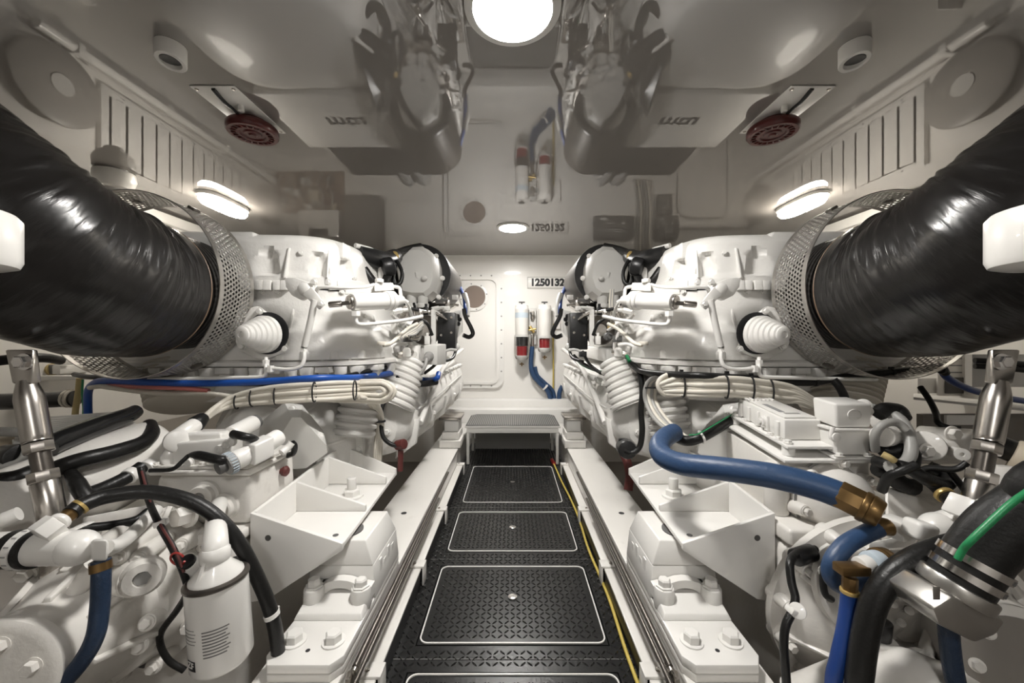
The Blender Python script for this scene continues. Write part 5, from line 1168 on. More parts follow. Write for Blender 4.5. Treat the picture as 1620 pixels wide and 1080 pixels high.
b = MB(); b.cyl(P(1360,896,.845), P(1376,892,.85), .020, n=20, bev=.003); b.build('white_washer', 'white_paint', o)
b = MB(); b.cyl(P(1376,892,.85), P(1392,889,.86), .026, n=24, bev=.005); b.build('blue_seal', 'label_blue', o)
b = MB(); b.cyl(P(1390,889,.862), P(1402,888,.87), .030, n=24, bev=.003); b.build('brass_ring', 'brass', o)
b = MB(); b.cyl(P(1400,888,.87), P(1445,882,.92), .024, n=20); b.build('steel_pipe', 'steel_bright', o)
o = hose('black_hose', 'thick matt black hose sweeping down from the metal coupling at right', 'hose', [P(1535,858,.80), P(1500,865,.80), P(1450,884,.80), P(1410,912,.80), P(1384,950,.80), P(1370,1000,.80), P(1362,1050,.80), P(1358,1100,.80), V(.73,.80,.1), V(.75,.82,-.31)], .0235, 'black_rubber', 20, 10)
t = thing('pipe_coupling', P(1500,990,.74), 'cast aluminium elbow coupling with two steel hose clamps at right', 'coupling')
A = P(1552,872,.73); B = P(1508,935,.74); D = (B-A).normalized(); u_, v_, _ = frame(D)
b = MB(); b.cyl(B-D*.022, B+D*.004, .056, n=32, bev=.004); b.build('collar', 'aluminium', t)
R = Matrix((D.cross(V(0,1,0)).normalized(), V(0,1,0), D)).transposed()
b = MB(); pr_ = D.cross(V(0,1,0)).normalized(); c0 = B+D*.004
outl = [c0+pr_*.054, c0+pr_*.054+D*.030, c0+pr_*.030+D*.062, c0-pr_*.045+D*.062, c0-pr_*.072+D*.040, c0-pr_*.054]
b.prism([p-V(0,.045,0) for p in outl], (0,.09,0), .006, 2); b.build('elbow_body', 'aluminium', t)
b = MB(); b.bb(P(1475,948,.692), P(1488,928,.690), .002); b.build('cast_mark', 'aluminium', t)
for f in (.25, .55):
    q = A+(B-A)*f; b = MB(); b.lathe(q-D*.007, D, [(0,.0505),(0,.0525),(.014,.0525),(.014,.0505)], 36); cl = b.build('hose_clamp', 'steel_bright', t)
    for k in range(14):
        a = -2.6+k*.16; e = u_*math.cos(a)+v_*math.sin(a)
        b = MB(); b.box(q+e*.0526, (.0012,.003,.009), Matrix((e, D.cross(e), D)).transposed()); b.build('clamp_slot', 'dark_grey', cl)
b = MB(); b.tube([B-D*.02, A+(B-A)*.3, A, P(1585,838,.72), P(1640,800,.70), P(1720,750,.68), V(1.6,.72,.92), V(2.2,.9,.9)], [.048,.048,.048,.050,.050,.050,.050,.050], 28, 8); tag(b.build('intake_hose', 'black_rubber'), 'very thick black hose entering from the right edge into the coupling', 'hose')
o = hose('earth_wire', 'green earth wire running along the thick black hose at right', 'wire', [P(1640,768,.66), P(1600,796,.66), P(1560,832,.665), P(1535,856,.67), P(1524,868,.68), P(1515,884,.685)], .0055, 'green_wire', 12)
hose('drain_hose', 'dark navy hose hanging below the aluminium coupling', 'hose', [P(1500,965,.75), P(1501,1000,.75), P(1505,1040,.75), P(1512,1080,.75), P(1518,1110,.75), V(.89,.76,.1), V(.9,.78,-.31)], .0155, 'navy_hose', 18)
o = hose('sensor_cable', 'thin black cable clipped down the face of the right gearbox', 'cable', [P(1290,868,1.02), P(1262,874,1.0), P(1250,890,.97), P(1252,920,.95), P(1258,945,.93), P(1254,965,.92), P(1243,990,.91), P(1240,1020,.905), P(1243,1060,.90), P(1244,1100,.90), V(.66,.92,.0), V(.68,.95,-.31)], .0095, 'black_rubber', 14)
b = MB(); b.cyl(P(1257,882,1.0), P(1285,873,1.02), .022, n=18, bev=.005); b.build('plug', 'black_plastic', o)
b = MB(); b.cyl(P(1262,966,.93), P(1262,966,.905), .018, n=18, bev=.003); b.box(P(1254,966,.915), (.022,.026,.016), Matrix.Rotation(.5,3,'Y'), .004); b.build('cable_clip', 'white_paint', o)
hose('thin_cable', 'thin black cable dropping behind the blue-grey hose loop', 'cable', [P(1312,885,.99), P(1304,898,.98), P(1302,920,.97), P(1306,940,.96), P(1316,948,.96)], .008, 'black_rubber', 12)
# ============================================================= forward bulkhead fittings
t = thing('number_plate', bw(866,447), 'white number plate reading 1250132 on the bulkhead', 'sign')
b = MB(); b.bb(bw(834,456.5,.012), bw(899,437.5,.001), .002); b.build('plate', 'wall_white', t)
text('1250132', .112, 'ink', t, bw(866,447,.0128), (1,0,0), (0,0,1), .0008, bold=.006)
b = MB(); rring(b, rrect(bw(834,0).x+.004, bw(899,0).x-.004, bw(0,456).z+.002, bw(0,438).z-.002, .006), rrect(bw(834,0).x+.008, bw(899,0).x-.008, bw(0,456).z+.006, bw(0,438).z-.006, .006), WALLY-.014, WALLY-.0122); b.build('border', 'mid_grey', t)
def fuel_filter(x, ytop, y1, ybowl, yb2, ybot, r, label, band):
    t = thing('fuel_filter', bw(x, ybot), label, 'fuel filter', 'fuel filters on the bulkhead')
    yy = WALLY-.12
    def q(y): return P(x, y, yy)
    b = MB(); b.bb(bw(x-7,ytop+5,.03), bw(x+7,y1,.001), .003); b.build('wall_bracket', 'pale_grey', t)
    b = MB(); b.bb(P(x-5,ytop+12,yy+.06), P(x+5,y1-4,WALLY-.03)); b.build('bracket_arm', 'pale_grey', t)
    h = (q(ytop)-q(y1)).length
    b = MB(); b.lathe(q(y1), (0,0,1), [(0,r*.96),(.006,r),(h-.06,r),(h-.055,r*1.03),(h-.04,r*1.03),(h-.036,r),(h-.012,r),(h,r*.85),(h,0)], 36); b.build('canister', 'wall_white', t)
    b = MB(); b.bb(P(x-1.2,ytop,yy-.006), P(x+1.2,ytop-4,yy+.006)); b.bb(P(x-4.8,ytop-3,yy-.006), P(x+4.8,ytop-5,yy+.006)); b.build('t_handle', 'dark_grey', t)
    if band:
        b = MB(); b.lathe(q(503), (0,0,1), [(0,r+.0006),(.055,r+.0006)], 36, PI*.55, PI*1.45) if False else b.lathe(q(503), (0,0,1), [(0,r+.0004),(0,r+.001),(.058,r+.001),(.058,r+.0004)], 36); b.build('label_band', 'label_blue', t)
        b = MB(); b.lathe(q(ybowl), (0,0,1), [(0,r*.9),((q(y1)-q(ybowl)).length-.003,r*.9)], 32); b.build('black_bowl', 'black_gloss', t)
    hb = (q(ybowl)-q(yb2)).length
    b = MB(); b.lathe(q(yb2), (0,0,1), [(0,r*.80),(hb-.002,r*.82)], 32); b.build('fuel_bowl', 'red_fuel', t)
    b = MB(); b.lathe(q(y1)-V(0,0,.006), (0,0,1), [(-.02,r*1.1),(.004,r*1.1)], 32); b.build('clamp_ring', 'pale_grey', t)
    hh = (q(yb2)-q(ybot)).length
    b = MB(); b.lathe(q(yb2), (0,0,-1), [(0,r*.95),(hh*.3,r*.9),(hh*.65,r*.55),(hh*.7,r*.2),(hh,r*.18),(hh,0)], 32); b.build('drain_dome', 'pale_grey', t)
    b = MB(); b.bb(P(x-1,ybot+6,yy-.006), P(x+1,ybot,yy+.006)); b.bb(P(x-3.5,ybot+2,yy-.006), P(x+3.5,ybot+3.6,yy+.006)); b.build('drain_tap', 'brass', t)
    for sx in (-1, 1):
        b = MB(); b.tube([q(y1)+V(sx*r*1.08,-.01,-.01), q(ybowl)+V(sx*r*1.08,-.01,0), q(yb2)+V(sx*r*.98,-.01,-.02), q(yb2)+V(sx*r*.3,-.01,-hh*.6)], .005, 8); b.build('bowl_wire', 'steel', t)
    for y in (ytop+10, ytop+25, ytop+40):
        bolt(bw(x-8.5, y, .002), (0,-1,0), .010, t, 'steel', .008)
fuel_filter(825.5, 482, 529, 547, 562, 573, .073, 'wall fuel filter nearest the hatch, with blue label and black band', True)
fuel_filter(861.5, 482, 531, 535, 550, 562, .073, 'wall fuel filter under the number plate, with plain white canister', False)
t = thing('filter_manifold', bw(842,550), 'small brass and steel manifold between the two wall fuel filters', 'manifold')
b = MB(); b.bb(bw(836,545,.05), bw(848,488,.002), .004); b.build('back_plate', 'pale_grey', t)
b = MB(); b.cyl(bw(842,492,.07), bw(842,505,.07), .02, n=14, bev=.004); b.cyl(bw(842,528,.07), bw(842,550,.07), .018, n=14, bev=.003); b.build('steel_body', 'steel', t)
b = MB(); b.cyl(bw(838,516,.08), bw(845,526,.08), .018, n=10, bev=.003); b.cyl(bw(836,522,.09), bw(848,520,.09), .010, n=10); b.build('brass_valve', 'brass_pale', t)
b = MB(); b.cyl(bw(840,495,.09), bw(844,495,.12), .022, n=18, bev=.003); b.build('dial', 'steel_bright', t)
b = MB(); b.bb(bw(874,520,.03), bw(886,487,.001), .003); tag(b.build('wall_box', 'wall_white'), 'small white switch plate beside the right wall filter', 'switch plate')
g_ = 'blue hoses on the bulkhead'
o = hose('fuel_hose', 'blue hose running from the wall filters\' manifold down to the ledge', 'hose', [bw(842,548,.07), bw(840,575,.07), bw(843,592,.07), bw(853,605,.07), bw(866,618,.07), bw(872,634,.07)], .026, 'blue_hose', 16, group=g_)
tie(bw(862,613,.07), V(.6,0,-.6), .03, o, 'white_paint', .02)
o = hose('fuel_hose', 'blue hose behind the first, coming from under the left wall filter', 'hose', [bw(846,580,.03), bw(850,594,.03), bw(862,606,.03), bw(874,618,.03), bw(878,634,.03)], .024, 'blue_hose', 16, group=g_)
o = hose('fuel_hose', 'blue hose leading up to the right behind the right engine', 'hose', [bw(884,634,.06), bw(886,618,.06), bw(896,603,.06), bw(912,594,.06)], .026, 'blue_hose', 16, group=g_)
tie(bw(891,610,.06), V(.6,0,.6), .03, o, 'white_paint', .02)
hose('earth_wire', 'thin green and yellow wire hanging straight down the bulkhead', 'wire', [bw(876,512,.03), bw(875,540,.03), bw(875.5,580,.03), bw(875,632,.03)], .009, 'yellow_wire', 8)
# cabinets high on the bulkhead, seen mirrored in the ceiling
t = thing('wall_cabinet', (-1.67, WALLY, 1.41), 'dark grey cabinet high on the bulkhead behind the left engine', 'cabinet')
b = MB(); b.bb((-1.87,WALLY-.16,1.42), (-1.47,WALLY-.001,2.03), .006); b.build('body', 'cabinet_grey', t)
b = MB(); b.bb((-1.855,WALLY-.17,1.43), (-1.485,WALLY-.161,2.02), .004); b.build('door', 'cabinet_grey', t)
t = thing('wall_cabinet', (-1.27, WALLY, 1.45), 'white flat panel on the bulkhead between dark cabinet and hatch', 'cabinet')
b = MB(); b.bb((-1.46,WALLY-.05,1.45), (-1.06,WALLY-.001,2.03), .006); b.build('body', 'wall_white', t)
for z in (1.55, 1.9): bolt((-1.42, WALLY-.05, z), (0,-1,0), .008, t, 'mid_grey')
t = thing('wall_cabinet', (-2.13, WALLY, 1.58), 'bright white switch cabinet with dark window high behind the left engine', 'cabinet')
b = MB(); b.bb((-2.38,WALLY-.14,1.58), (-1.93,WALLY-.001,1.88), .006); b.build('body', 'white_paint', t)
b = MB(); b.bb((-2.27,WALLY-.146,1.79), (-2.05,WALLY-.1405,1.875)); b.build('window', 'dark_grey', t)
t = thing('wall_cabinet', (-2.55, WALLY, 1.60), 'pale blue-grey panel in the corner of the bulkhead at left', 'cabinet')
b = MB(); b.bb((-2.69,WALLY-.06,1.60), (-2.40,WALLY-.001,1.83), .004); b.build('body', 'pale_grey', t)
b = MB(); b.bb((-2.46,WALLY-.064,1.79), (-2.42,WALLY-.0605,1.82)); b.build('label', 'mid_grey', t)
t = thing('switchgear', (-2.3, WALLY, 1.15), 'brown open wiring panel with terminal boxes low behind the left engine', 'switchgear')
b = MB(); b.bb((-2.69,WALLY-.02,1.10), (-1.93,WALLY-.001,1.57)); b.build('backboard', 'brown_panel', t)
random.seed(3)
for k in range(16):
    x = -2.65+random.random()*.62; z = 1.13+random.random()*.36
    b = MB(); b.bb((x,WALLY-.06-random.random()*.03,z), (x+.05+random.random()*.07,WALLY-.021,z+.03+random.random()*.06), .003); b.build('terminal_box', random.choice(['pale_grey','mid_grey','beige','dark_grey','dull_red']), t)
for k in range(6):
    x = -2.6+k*.11; b = MB(); b.tube([V(x,WALLY-.06,1.55), V(x+.03,WALLY-.09,1.4), V(x-.04,WALLY-.08,1.25), V(x+.02,WALLY-.06,1.12)], .008, 8); b.build('wire', random.choice(['black_rubber','grey_cable','dull_red']), t)
def relay(x0, x1, z0, z1, dep, label):
    t = thing('relay_box', ((x0+x1)/2, WALLY, z0), label, 'relay box', 'black relay boxes on the bulkhead')
    b = MB(); b.bb((x0,WALLY-dep,z0), (x1,WALLY-.001,z1), .006); b.build('case', 'dark_grey', t)
    w_ = x1-x0; h = z1-z0
    for (fx0,fx1,fz0,fz1) in ((.15,.28,.10,.22),(.68,.76,.30,.40),(.28,.50,.33,.37),(.3,.72,.60,.63),(.34,.68,.70,.73)):
        b = MB(); b.bb((x0+fx0*w_,WALLY-dep-.001,z0+fz0*h), (x0+fx1*w_,WALLY-dep-.0001,z0+fz1*h)); b.build('print_mark', 'pale_grey', t)
    for k in range(6):
        b = MB(); xx = x0+w_*(.12+.14*k); b.cyl((xx,WALLY-dep*.6,z1), (xx,WALLY-dep*.6,z1+.03), .012, n=10); b.build('cable_gland', 'black_plastic', t)
relay(.92,1.36,1.63,1.88,.10,'large black relay box with printed labels behind the right turbocharger')
relay(1.62,1.86,1.63,1.88,.10,'smaller black relay box between the large one and the pipe')
relay(1.64,1.80,1.38,1.60,.08,'smallest black relay box, below the others')
for k in range(5):
    b = MB(); x = 1.42+.035*k; b.tube([V(x,WALLY-.02,2.04), V(x,WALLY-.03,1.8), V(x+.01,WALLY-.03,1.5), V(x-.03,WALLY-.03,1.2)], .012, 8)
    tag(b.build('wall_cable', random.choice(['cream_cable','grey_cable'])), '%s of five pale cables running up the bulkhead between the relay boxes' % ('leftmost','second from left','middle','second from right','rightmost')[k], 'cable', 'pale cables on the bulkhead')
b = MB(); b.tube([V(1.86,WALLY-.08,1.72), V(2.2,WALLY-.08,1.72), V(2.55,WALLY-.08,1.72), V(2.66,WALLY-.08,1.70)], .05, 18, sm=False); o = tag(b.build('wall_pipe', 'wall_white'), 'white horizontal pipe under the ceiling in the right corner of the bulkhead', 'pipe')
for x in (2.13, 2.50):
    b = MB(); b.lathe((x-.015,WALLY-.08,1.72), (1,0,0), [(0,.05),(0,.068),(.03,.068),(.03,.05)], 20); b.build('flange', 'white_paint', o)

# ============================================================= things beyond the engines at the side walls
t = thing('pipe_rack', (-2.05, 2.4, .3), 'white angle-iron rack behind the left engine under the exhaust', 'rack')
b = MB(); b.bb(P(58,601,2.1), P(150,593,2.16), .003); b.build('top_bar', 'white_paint', t)
b = MB(); b.bb(P(61,690,2.1), P(72,601,2.15), .003); b.build('upright', 'white_paint', t)
b = MB(); b.bb(P(95,592,2.2), P(135,575,2.4), .004); b.build('valve_box', 'white_paint', t)
b = MB(); b.bb(P(84,592,2.2), P(95,575,2.3), .004); b.build('coupling', 'mid_grey', t)
for x in (103, 120): 
    b = MB(); b.bb(P(x-3,575,2.2), P(x+3,564,2.24), .002); b.build('lug', 'white_paint', t)
o = hose('flex_duct', 'tan ribbed hose lying on the white rack at far left', 'hose', [P(-30,588,2.22), P(20,586,2.22), P(60,586,2.22), P(84,584,2.22)], .035, 'tan_hose', 16)
o = hose('waste_pipe', 'black horizontal pipe with white straps behind the left engine', 'pipe', [P(-20,636,1.85), P(40,634,1.88), P(120,630,1.92)], .040, 'black_gloss', 18)
for x in (108, 114): tie(P(x,630.5,1.913), V(1,.1,.03), .042, o, 'cream_cable', .01)
hose('exhaust_lead', 'black hose along the underside of the left exhaust', 'hose', [P(-40,575,1.6), P(30,567,1.7), P(70,566,1.8), P(95,570,1.9)], .022, 'black_rubber', 12)
t = thing('instruction_board', (2.2, 2.3, .8), 'white printed instruction board with dark square behind the right engine', 'board')
A = P(1452,598,2.28); B = P(1540,560,2.28)
b = MB(); b.bb(P(1484,626,2.28), P(1538,545,2.29), .002); b.build('sheet', 'wall_white', t)
for k in range(3):
    b = MB(); b.bb(P(1495,566+k*11,2.279), P(1527,568+k*11,2.2785)); b.build('print_line', 'label_grey', t)
b = MB(); b.bb(P(1494,622,2.279), P(1527,597,2.27), .003); b.build('dark_square', 'dark_grey', t)
b = MB(); b.bb(P(1452,622,2.295), P(1484,598,2.30), .002); b.build('blank_sheet', 'white_paint', t)
t = thing('side_shelf', (2.2, 1.9, .5), 'white shelf with papers beyond the right engine', 'shelf')
b = MB(); b.hexa([P(1445,632,1.9),P(1640,652,1.85),P(1640,644,1.94),P(1445,626,2.2)], [P(1445,628,1.9),P(1640,648,1.85),P(1640,640,1.94),P(1445,622,2.2)]); b.build('board', 'pale_grey', t)
b = MB(); b.bb(P(1460,700,1.88), P(1640,654,1.91)); b.build('front', 'bilge_white', t)
b = MB(); b.bb(P(1498,672,1.862), P(1560,656,1.875)); b.build('booklet', 'white_paint', t)
b = MB(); b.bb(P(1538,612,1.92), P(1620,560,1.95)); b.build('side_panel', 'pale_grey', t)
for y in (572, 581):
    hose('battery_lead', '%s of two black leads with lugs beside the instruction board' % ('upper' if y == 572 else 'lower'), 'lead', [P(1542,y-2,1.86), P(1565,y-1,1.84), P(1585,y+1,1.82), P(1620,y+4,1.80)], .014, 'black_rubber', 10, group='black leads by the instruction board')
# hull liner hiding the bilge behind gearboxes
for side in (0, 1):
    MIR = side == 1
    b = MB(); b.poly([V(-2.69,-1.5,.45),V(-2.69,4.2,.45),V(-1.75,4.2,-.2),V(-1.75,-1.5,-.2),V(-2.695,-1.5,.40),V(-2.695,4.2,.40),V(-1.75,4.2,-.3),V(-1.75,-1.5,-.3)], [(0,1,2,3),(7,6,5,4),(0,4,5,1),(1,5,6,2),(2,6,7,3),(3,7,4,0)]); struct(b.build('wall_%s' % ('hull_left' if not MIR else 'hull_right'), 'bilge_white'), 'sloping hull side low down behind the engine')
MIR = False
# ============================================================= looms and cables
def front(x, y, d0=1.44):
    "distance at which a loom hangs just in front of the housing flange"
    u = abs(x-CX); return d0 if u > 330 else d0+(330-u)**2*.000022
def LP(pts, d0=1.44, off=0): return [P(x, y, front(x, y, d0)+off) for x, y in pts]
o = hose('blue_cable', 'bright blue cable strapped along the front of the left engine', 'cable', [P(140,665,1.62), P(139,640,1.60), P(140,618,1.56), P(150,606,1.52), P(170,602,1.48)]+LP([(230,604),(300,606),(370,605),(440,602),(500,598),(560,597),(600,593),(625,590),(650,597),(672,600)])+[P(690,599,2.05), P(694,590,2.1)], .0135, 'blue_cable', 16, 10)
o2 = hose('power_cable', 'pinkish red cable under the blue cable on the left engine', 'cable', [P(168,604,1.50), P(185,609,1.47), P(240,612,1.44), P(290,614,1.44), P(330,618,1.44)], .0095, 'pink_wire', 12)
hose('engine_harness', 'black harness along the engine flange behind the blue cable', 'cable', [P(118,592,1.62), P(140,596,1.55), P(200,598,1.50)]+LP([(300,603),(400,607),(500,604),(560,592),(600,583),(614,582),(622,592),(634,602),(660,606)], 1.47), .010, 'black_rubber', 12)
hose('harness_branch', 'black branch of the harness under the blue cable end', 'cable', [P(625,596,1.86), P(645,604,1.9), P(668,607,2.0), P(690,604,2.1)], .017, 'black_rubber', 12)
gl = 'cream looms on the left engine'
L1 = []
for i in range(5):
    dy = i*6.2; w_ = .004*(i % 2)
    pts = LP([(608-3*i,612+dy*.35),(585,606+dy*.72),(540,605+dy),(480,608+dy),(420,614+dy*.9),(372,626+dy*.6)], 1.43, w_)+[P(345,641+dy*.35,1.40), P(326,657+dy*.2,1.33), P(316+i,668,1.29)]
    o = hose('cream_cable', ('topmost','second','middle','fourth','lowest')[i]+' of five cream cables bundled below the blue cable of the left engine', 'cable', pts, .0092, 'cream_cable', 12, 8, gl)
    if i == 2:
        for (x, y, hh_) in ((376,635,.027),(400,629,.031),(438,625,.035),(498,620,.037),(562,617,.036)):
            p = P(x, y, 1.435); b = MB(); rg = [p+V(.0, .016*math.cos(a)-.004, hh_*math.sin(a)) for a in [2*PI*k/20 for k in range(21)]]; b.tube(rg, .0028, 8, sm=False, close=False); b.build('cable_tie', 'black_plastic', o)
for i in range(4):
    rx = 10+i*5.0; ry = 6+i*3.6; cx_, cy_ = 598, 619
    pts = [P(555-i*4, cy_-ry+1, 1.60)]+[P(cx_+rx*math.cos(a)*1.05, cy_-ry*math.sin(a), 1.585+.012*(i % 2)) for a in [PI/2-k*PI/8 for k in range(9)]]+[P(560-i*6, cy_+ry-2, 1.57), P(510-i*4, cy_+ry-4, 1.47)]
    hose('cream_cable_loop', ('innermost','second','third','outermost')[i]+' of four nested cream cable loops at the right end of the left loom', 'cable', pts, .0088, 'cream_cable', 12, 8, 'cream loops of the left loom')
for i in range(4):
    pts = [P(556+4*i,622+2*i,1.55), P(578+4*i,632,1.62), P(591+4*i,652,1.73), P(596+3*i,680,1.785), P(594+3*i,705,1.79), P(590+3*i,760,1.79)]
    o = hose('cream_cable_drop', ('leftmost','second','third','rightmost')[i]+' of four cream cables dropping behind the left bracket', 'cable', pts, .0085, 'cream_cable', 12, 8, 'cream cables dropping at the left engine')
    if i == 1: tie(P(602,666,1.755), V(0,0,1), .022, o)
o = hose('cream_cable', 'flat cream cable tail at the far left end of the blue cable', 'cable', [P(142,613,1.50), P(160,611,1.48), P(180,614,1.46), P(250,622,1.45), P(330,622,1.44), P(372,628,1.44)], .009, 'cream_cable', 12)
hose('tan_conduit', 'tan conduit beside the vertical end of the blue cable at left', 'cable', [P(126,598,1.66), P(124,620,1.66), P(120,645,1.66), P(118,668,1.66)], .011, 'tan_hose', 12)
hose('earth_wire', 'thin green and yellow wire beside the tan conduit at left', 'wire', [P(131,600,1.64), P(130,622,1.64), P(132,645,1.64), P(131,668,1.64)], .004, 'green_wire', 8)
hose('lead_cable', 'black lead running down beside the lower cover of the left engine', 'cable', [P(640,600,1.92), P(622,620,1.85), P(606,640,1.80), P(603,665,1.78), P(606,690,1.76), P(618,702,1.76), P(632,706,1.76)], .010, 'black_rubber', 12)
b = MB(); b.cyl(P(628,704,1.78), P(640,702,1.76), .024, n=18, bev=.005); b.cyl(P(634,712,1.77), P(633,745,1.76), .013, n=14); tag(b.build('brown_sensor', 'dull_red'), 'dark red-brown sensor tube hanging under the left engine cover', 'sensor')
# grey junction box and white switch on the left engine's inner end
t = thing('junction_box', P(702,562,2.05), 'light grey square junction box on the inner end of the left engine', 'junction box')
b = MB(); b.hexa([P(670,575,2.02),P(692,578,2.02),P(706,576,2.2),P(690,572,2.2)], [P(670,546,2.02),P(692,546,2.02),P(706,544,2.2),P(690,543,2.2)], .006); b.build('case', 'pale_grey', t)
b = MB(); b.cyl(P(679,563,2.02), P(675,567,1.96), .026, .018, 16, .004); b.build('cable_gland', 'mid_grey', t)
b = MB(); b.tube([P(675,567,1.96), P(672,580,1.94), P(664,592,1.93)], .009, 10); b.build('lead', 'grey_cable', t)
t = thing('switch_box', P(655,558,1.95), 'small white switch box left of the grey junction box', 'switch box')
b = MB(); b.bb(P(645,568,1.95), P(666,546,2.0), .004); b.build('case', 'white_paint', t)
b = MB(); b.lathe(P(655,560,1.95), (0,-1,0), [(0,.016),(.008,.015),(.008,0)], 18); b.build('button', 'pale_grey', t)
b = MB(); b.bb(P(643,570,1.99), P(645,546,2.03)); b.build('backplate', 'dark_grey', t)
random.seed(5)
for k in range(7):
    a = k*3; hose('signal_wire', 'one of a bunch of pale wires tangled above the white switch box', 'wire', [P(628+a,538-a*.4,1.84), P(640+a,528,1.88), P(655+a*.8,515+random.random()*6,1.92), P(668,508+k*2,1.95), P(668-k,520+k*3,1.95), P(660-k*2,530+k,1.93)], .0045, 'cream_cable' if k % 2 else 'grey_cable', 8, 6, 'pale wires on the left engine')

# ---- starboard
o = hose('engine_harness', 'thick black harness along the flange of the right engine', 'cable', [P(992,565,1.92), P(1003,580,1.82), P(1020,588,1.72), P(1060,592,1.56)]+[P(x, y, 1.45) for x, y in ((1110,594),(1160,597),(1220,601),(1280,605),(1330,597),(1390,590),(1440,586),(1486,582))]+[P(1496,590,1.46)], .0135, 'black_rubber', 14)
for x, y in ((1078,593),(1150,596),(1188,599),(1290,604),(1410,589),(1490,584)): tie(P(x, y, 1.45 if x > 1100 else 1.52), V(1,0,0), .016, o, 'black_plastic', .01)
hose('starter_cable', 'navy blue cable sagging to the right edge below the right exhaust', 'cable', [P(1488,582,1.48), P(1500,598,1.5), P(1530,614,1.55), P(1565,624,1.6), P(1620,634,1.65), P(1680,640,1.7)], .013, 'deep_blue', 14)
hose('harness_branch', 'black branch running down to the right gearbox pump', 'cable', [P(1456,612,1.5), P(1470,632,1.46), P(1480,652,1.42), P(1484,668,1.38), P(1500,676,1.36), P(1520,678,1.34)], .010, 'black_rubber', 12)
o = hose('harness_branch', 'black sleeve hanging from the harness in front of the grey bellows', 'cable', [P(1318,600,1.44), P(1328,612,1.43), P(1336,628,1.43), P(1340,645,1.43)], .014, 'black_rubber', 12)
gr = 'cream looms on the right engine'
for i in range(6):
    dy = i*5.4
    pts = [P(1042+i*2, 612+abs(i-2.5)*1.5+ (i-2.5)*3.0, 1.56)]+[P(x, 598+dy+yy, front(x, 0, 1.43)+.005*(i % 2)) for x, yy in ((1075,-1),(1110,0),(1160,0),(1200,4),(1240,10))]+[P(1262,616+dy*.7,1.43), P(1285,630+dy*.5,1.43)]
    o = hose('cream_cable', ('topmost','second','third','fourth','fifth','lowest')[i]+' of six cream cables strapped along the front of the right engine', 'cable', pts, .0092, 'cream_cable', 12, 8, gr)
    if i == 2:
        for (x, y) in ((1080,611),(1148,612),(1188,614),(1218,619)):
            p = P(x, y, front(x, 0, 1.43)); b = MB(); b.tube([p+V(0, .018*math.cos(a)-.004, .042*math.sin(a)) for a in [2*PI*k/20 for k in range(21)]], .0035, 8, sm=False, close=False); b.build('cable_tie', 'black_plastic', o)
for i in range(3):
    rx = 8+i*5.5; ry = 6+i*5; cx_, cy_ = 1060, 609
    pts = [P(1100, cy_-ry*.8, 1.52)]+[P(cx_-rx*math.cos(a), cy_-ry*math.sin(a), 1.56+.01*(i % 2)) for a in [PI/2-k*PI/8 for k in range(9)]]+[P(1095, cy_+ry*.8, 1.53)]
    hose('cream_cable_loop', ('innermost','middle','outermost')[i]+' of three nested cream cable loops at the left end of the right loom', 'cable', pts, .0095, 'cream_cable', 12, 8, 'cream loops of the right loom')
hose('cream_cable_loop', 'small single cream loop hanging below the right loom', 'cable', [P(1112,617,1.5), P(1100,620,1.5), P(1090,626,1.5), P(1094,629,1.5), P(1104,624,1.5), P(1114,617,1.5)], .005, 'cream_cable', 10)
for i in range(4):
    pts = [P(1060-i*3,592+i*2,1.6), P(1030+i*3,600,1.64), P(1021+i*5,615,1.66), P(1022+i*5,635,1.66), P(1034+i*6,660,1.60), P(1058+i*5,682,1.52), P(1078+i*4,694,1.46), P(1088+i*3,698,1.42)]
    o = hose('cream_cable_drop', ('leftmost','second','third','rightmost')[i]+' of four pale cables curving down to the blue coolant hose', 'cable', pts, .0092, 'cream_cable' if i % 2 else 'grey_cable', 12, 8, 'pale cables dropping at the right engine')
    if i == 1: tie(P(1031,613,1.655), V(0,.1,1), .03, o)
o = hose('black_conduit', 'black conduit with a green wire ending at the blue coolant hose', 'cable', [P(1066,690,1.45), P(1085,697,1.42), P(1105,693,1.40), P(1130,680,1.42), P(1160,662,1.5), P(1185,652,1.6)], .019, 'black_rubber', 14)
b = MB(); b.tube([P(1090,688,1.39), P(1105,686,1.38), P(1130,672,1.40), P(1160,654,1.48)], .0025, 8); b.build('green_wire', 'green_wire', o)
tie(P(1110,692,1.40), V(.8,0,.3), .021, o, 'white_paint', .008)
o = hose('earth_wire', 'green earth wire looping between turbo and cover of the right engine', 'wire', [P(912,566,2.5), P(920,576,2.4), P(940,585,2.25), P(960,589,2.1), P(975,584,2.0), P(982,570,1.95), P(990,562,1.9), P(996,572,1.85)], .008, 'green_wire', 10)
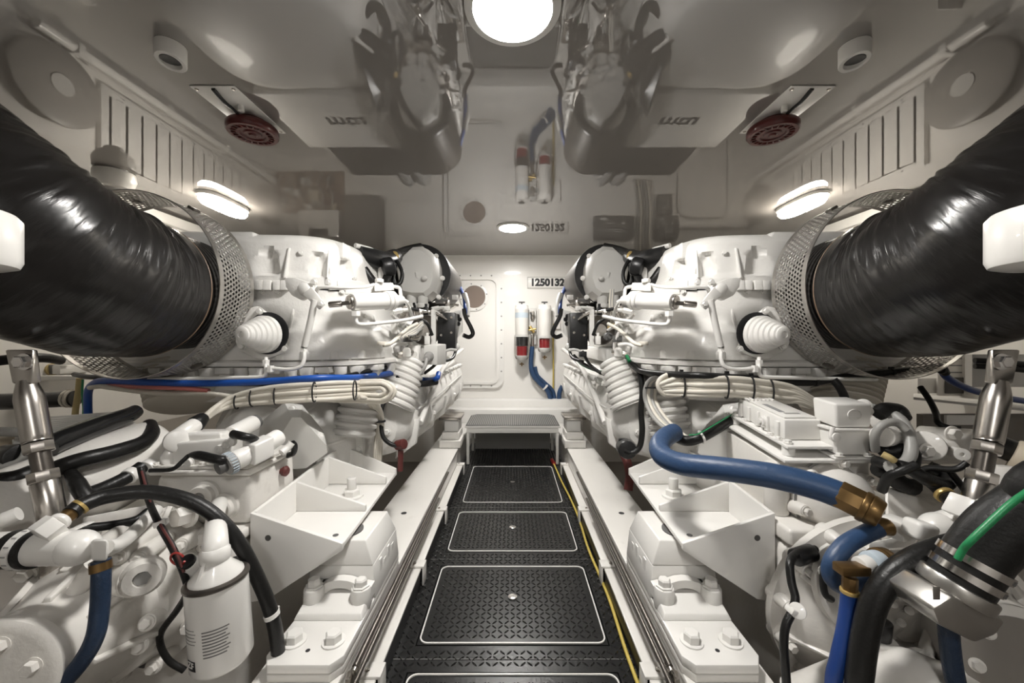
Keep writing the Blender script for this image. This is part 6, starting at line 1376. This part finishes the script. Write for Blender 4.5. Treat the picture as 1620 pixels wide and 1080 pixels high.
hose('sensor_lead', 'black lead bundled with the green wire on the right engine', 'cable', [P(908,562,2.5), P(918,572,2.4), P(938,583,2.25), P(958,592,2.1), P(978,590,2.0), P(990,575,1.95)], .010, 'black_rubber', 10)
hose('sensor_lead', 'black lead running down behind the pale cables of the right engine', 'cable', [P(1000,575,1.84), P(1012,590,1.78), P(1016,620,1.75), P(1014,650,1.75), P(1016,680,1.74), P(1012,706,1.74), P(1000,716,1.74), P(988,712,1.75)], .013, 'black_rubber', 12)
t = thing('black_plug', P(985,706,1.78), 'round black plug on the lower end of the right engine cover', 'plug')
b = MB(); b.cyl(P(988,706,1.83), P(993,712,1.74), .042, n=24, bev=.006); b.build('cap', 'black_plastic', t)
b = MB(); b.bb(P(978,708,1.82), P(990,694,1.80), .004); b.build('lug', 'black_plastic', t)
hose('red_hose', 'dark red hose below the lower cover of the right engine', 'hose', [P(985,715,1.95), P(992,730,1.92), P(996,750,1.90), P(994,775,1.88)], .022, 'dull_red', 12)
for k in range(4):
    hose('signal_wire', 'one of a bunch of pale wires hanging beside the right turbocharger', 'wire', [P(966+k*1.5,458,2.2), P(964+k*2,480,2.15), P(967+k,500,2.1), P(966+k*2,515,2.05)], .005, 'grey_cable' if k % 2 else 'cream_cable', 8, 6, 'pale wires on the right engine')
b = MB(); b.cyl(P(967,512,2.04), P(967,520,2.04), .02, n=10); tag(b.build('brass_connector', 'brass_pale'), 'small brass connector at the end of the pale wires on the right engine', 'connector')
# yellow lead on the walkway
def fl(x, y, z=.012):
    p = PZ(x, y, z); p.x = min(p.x, .388+.005*math.sin(p.y*9)); return p
o = hose('floor_lead', 'yellow lead with red plug lying along the right edge of the walkway', 'cable', [fl(875,731), fl(880,742), fl(888,760), fl(903,785), fl(918,808), fl(926,835), fl(934,858), fl(942,880), fl(952,905), fl(966,940), fl(975,968), fl(990,1005), fl(1003,1030), fl(1012,1062), fl(1020,1090)], .0065, 'yellow_wire', 10)
b = MB(); b.cyl(fl(873,727), fl(877,734), .016, n=12, bev=.003); b.build('red_plug', 'red_bright', o)
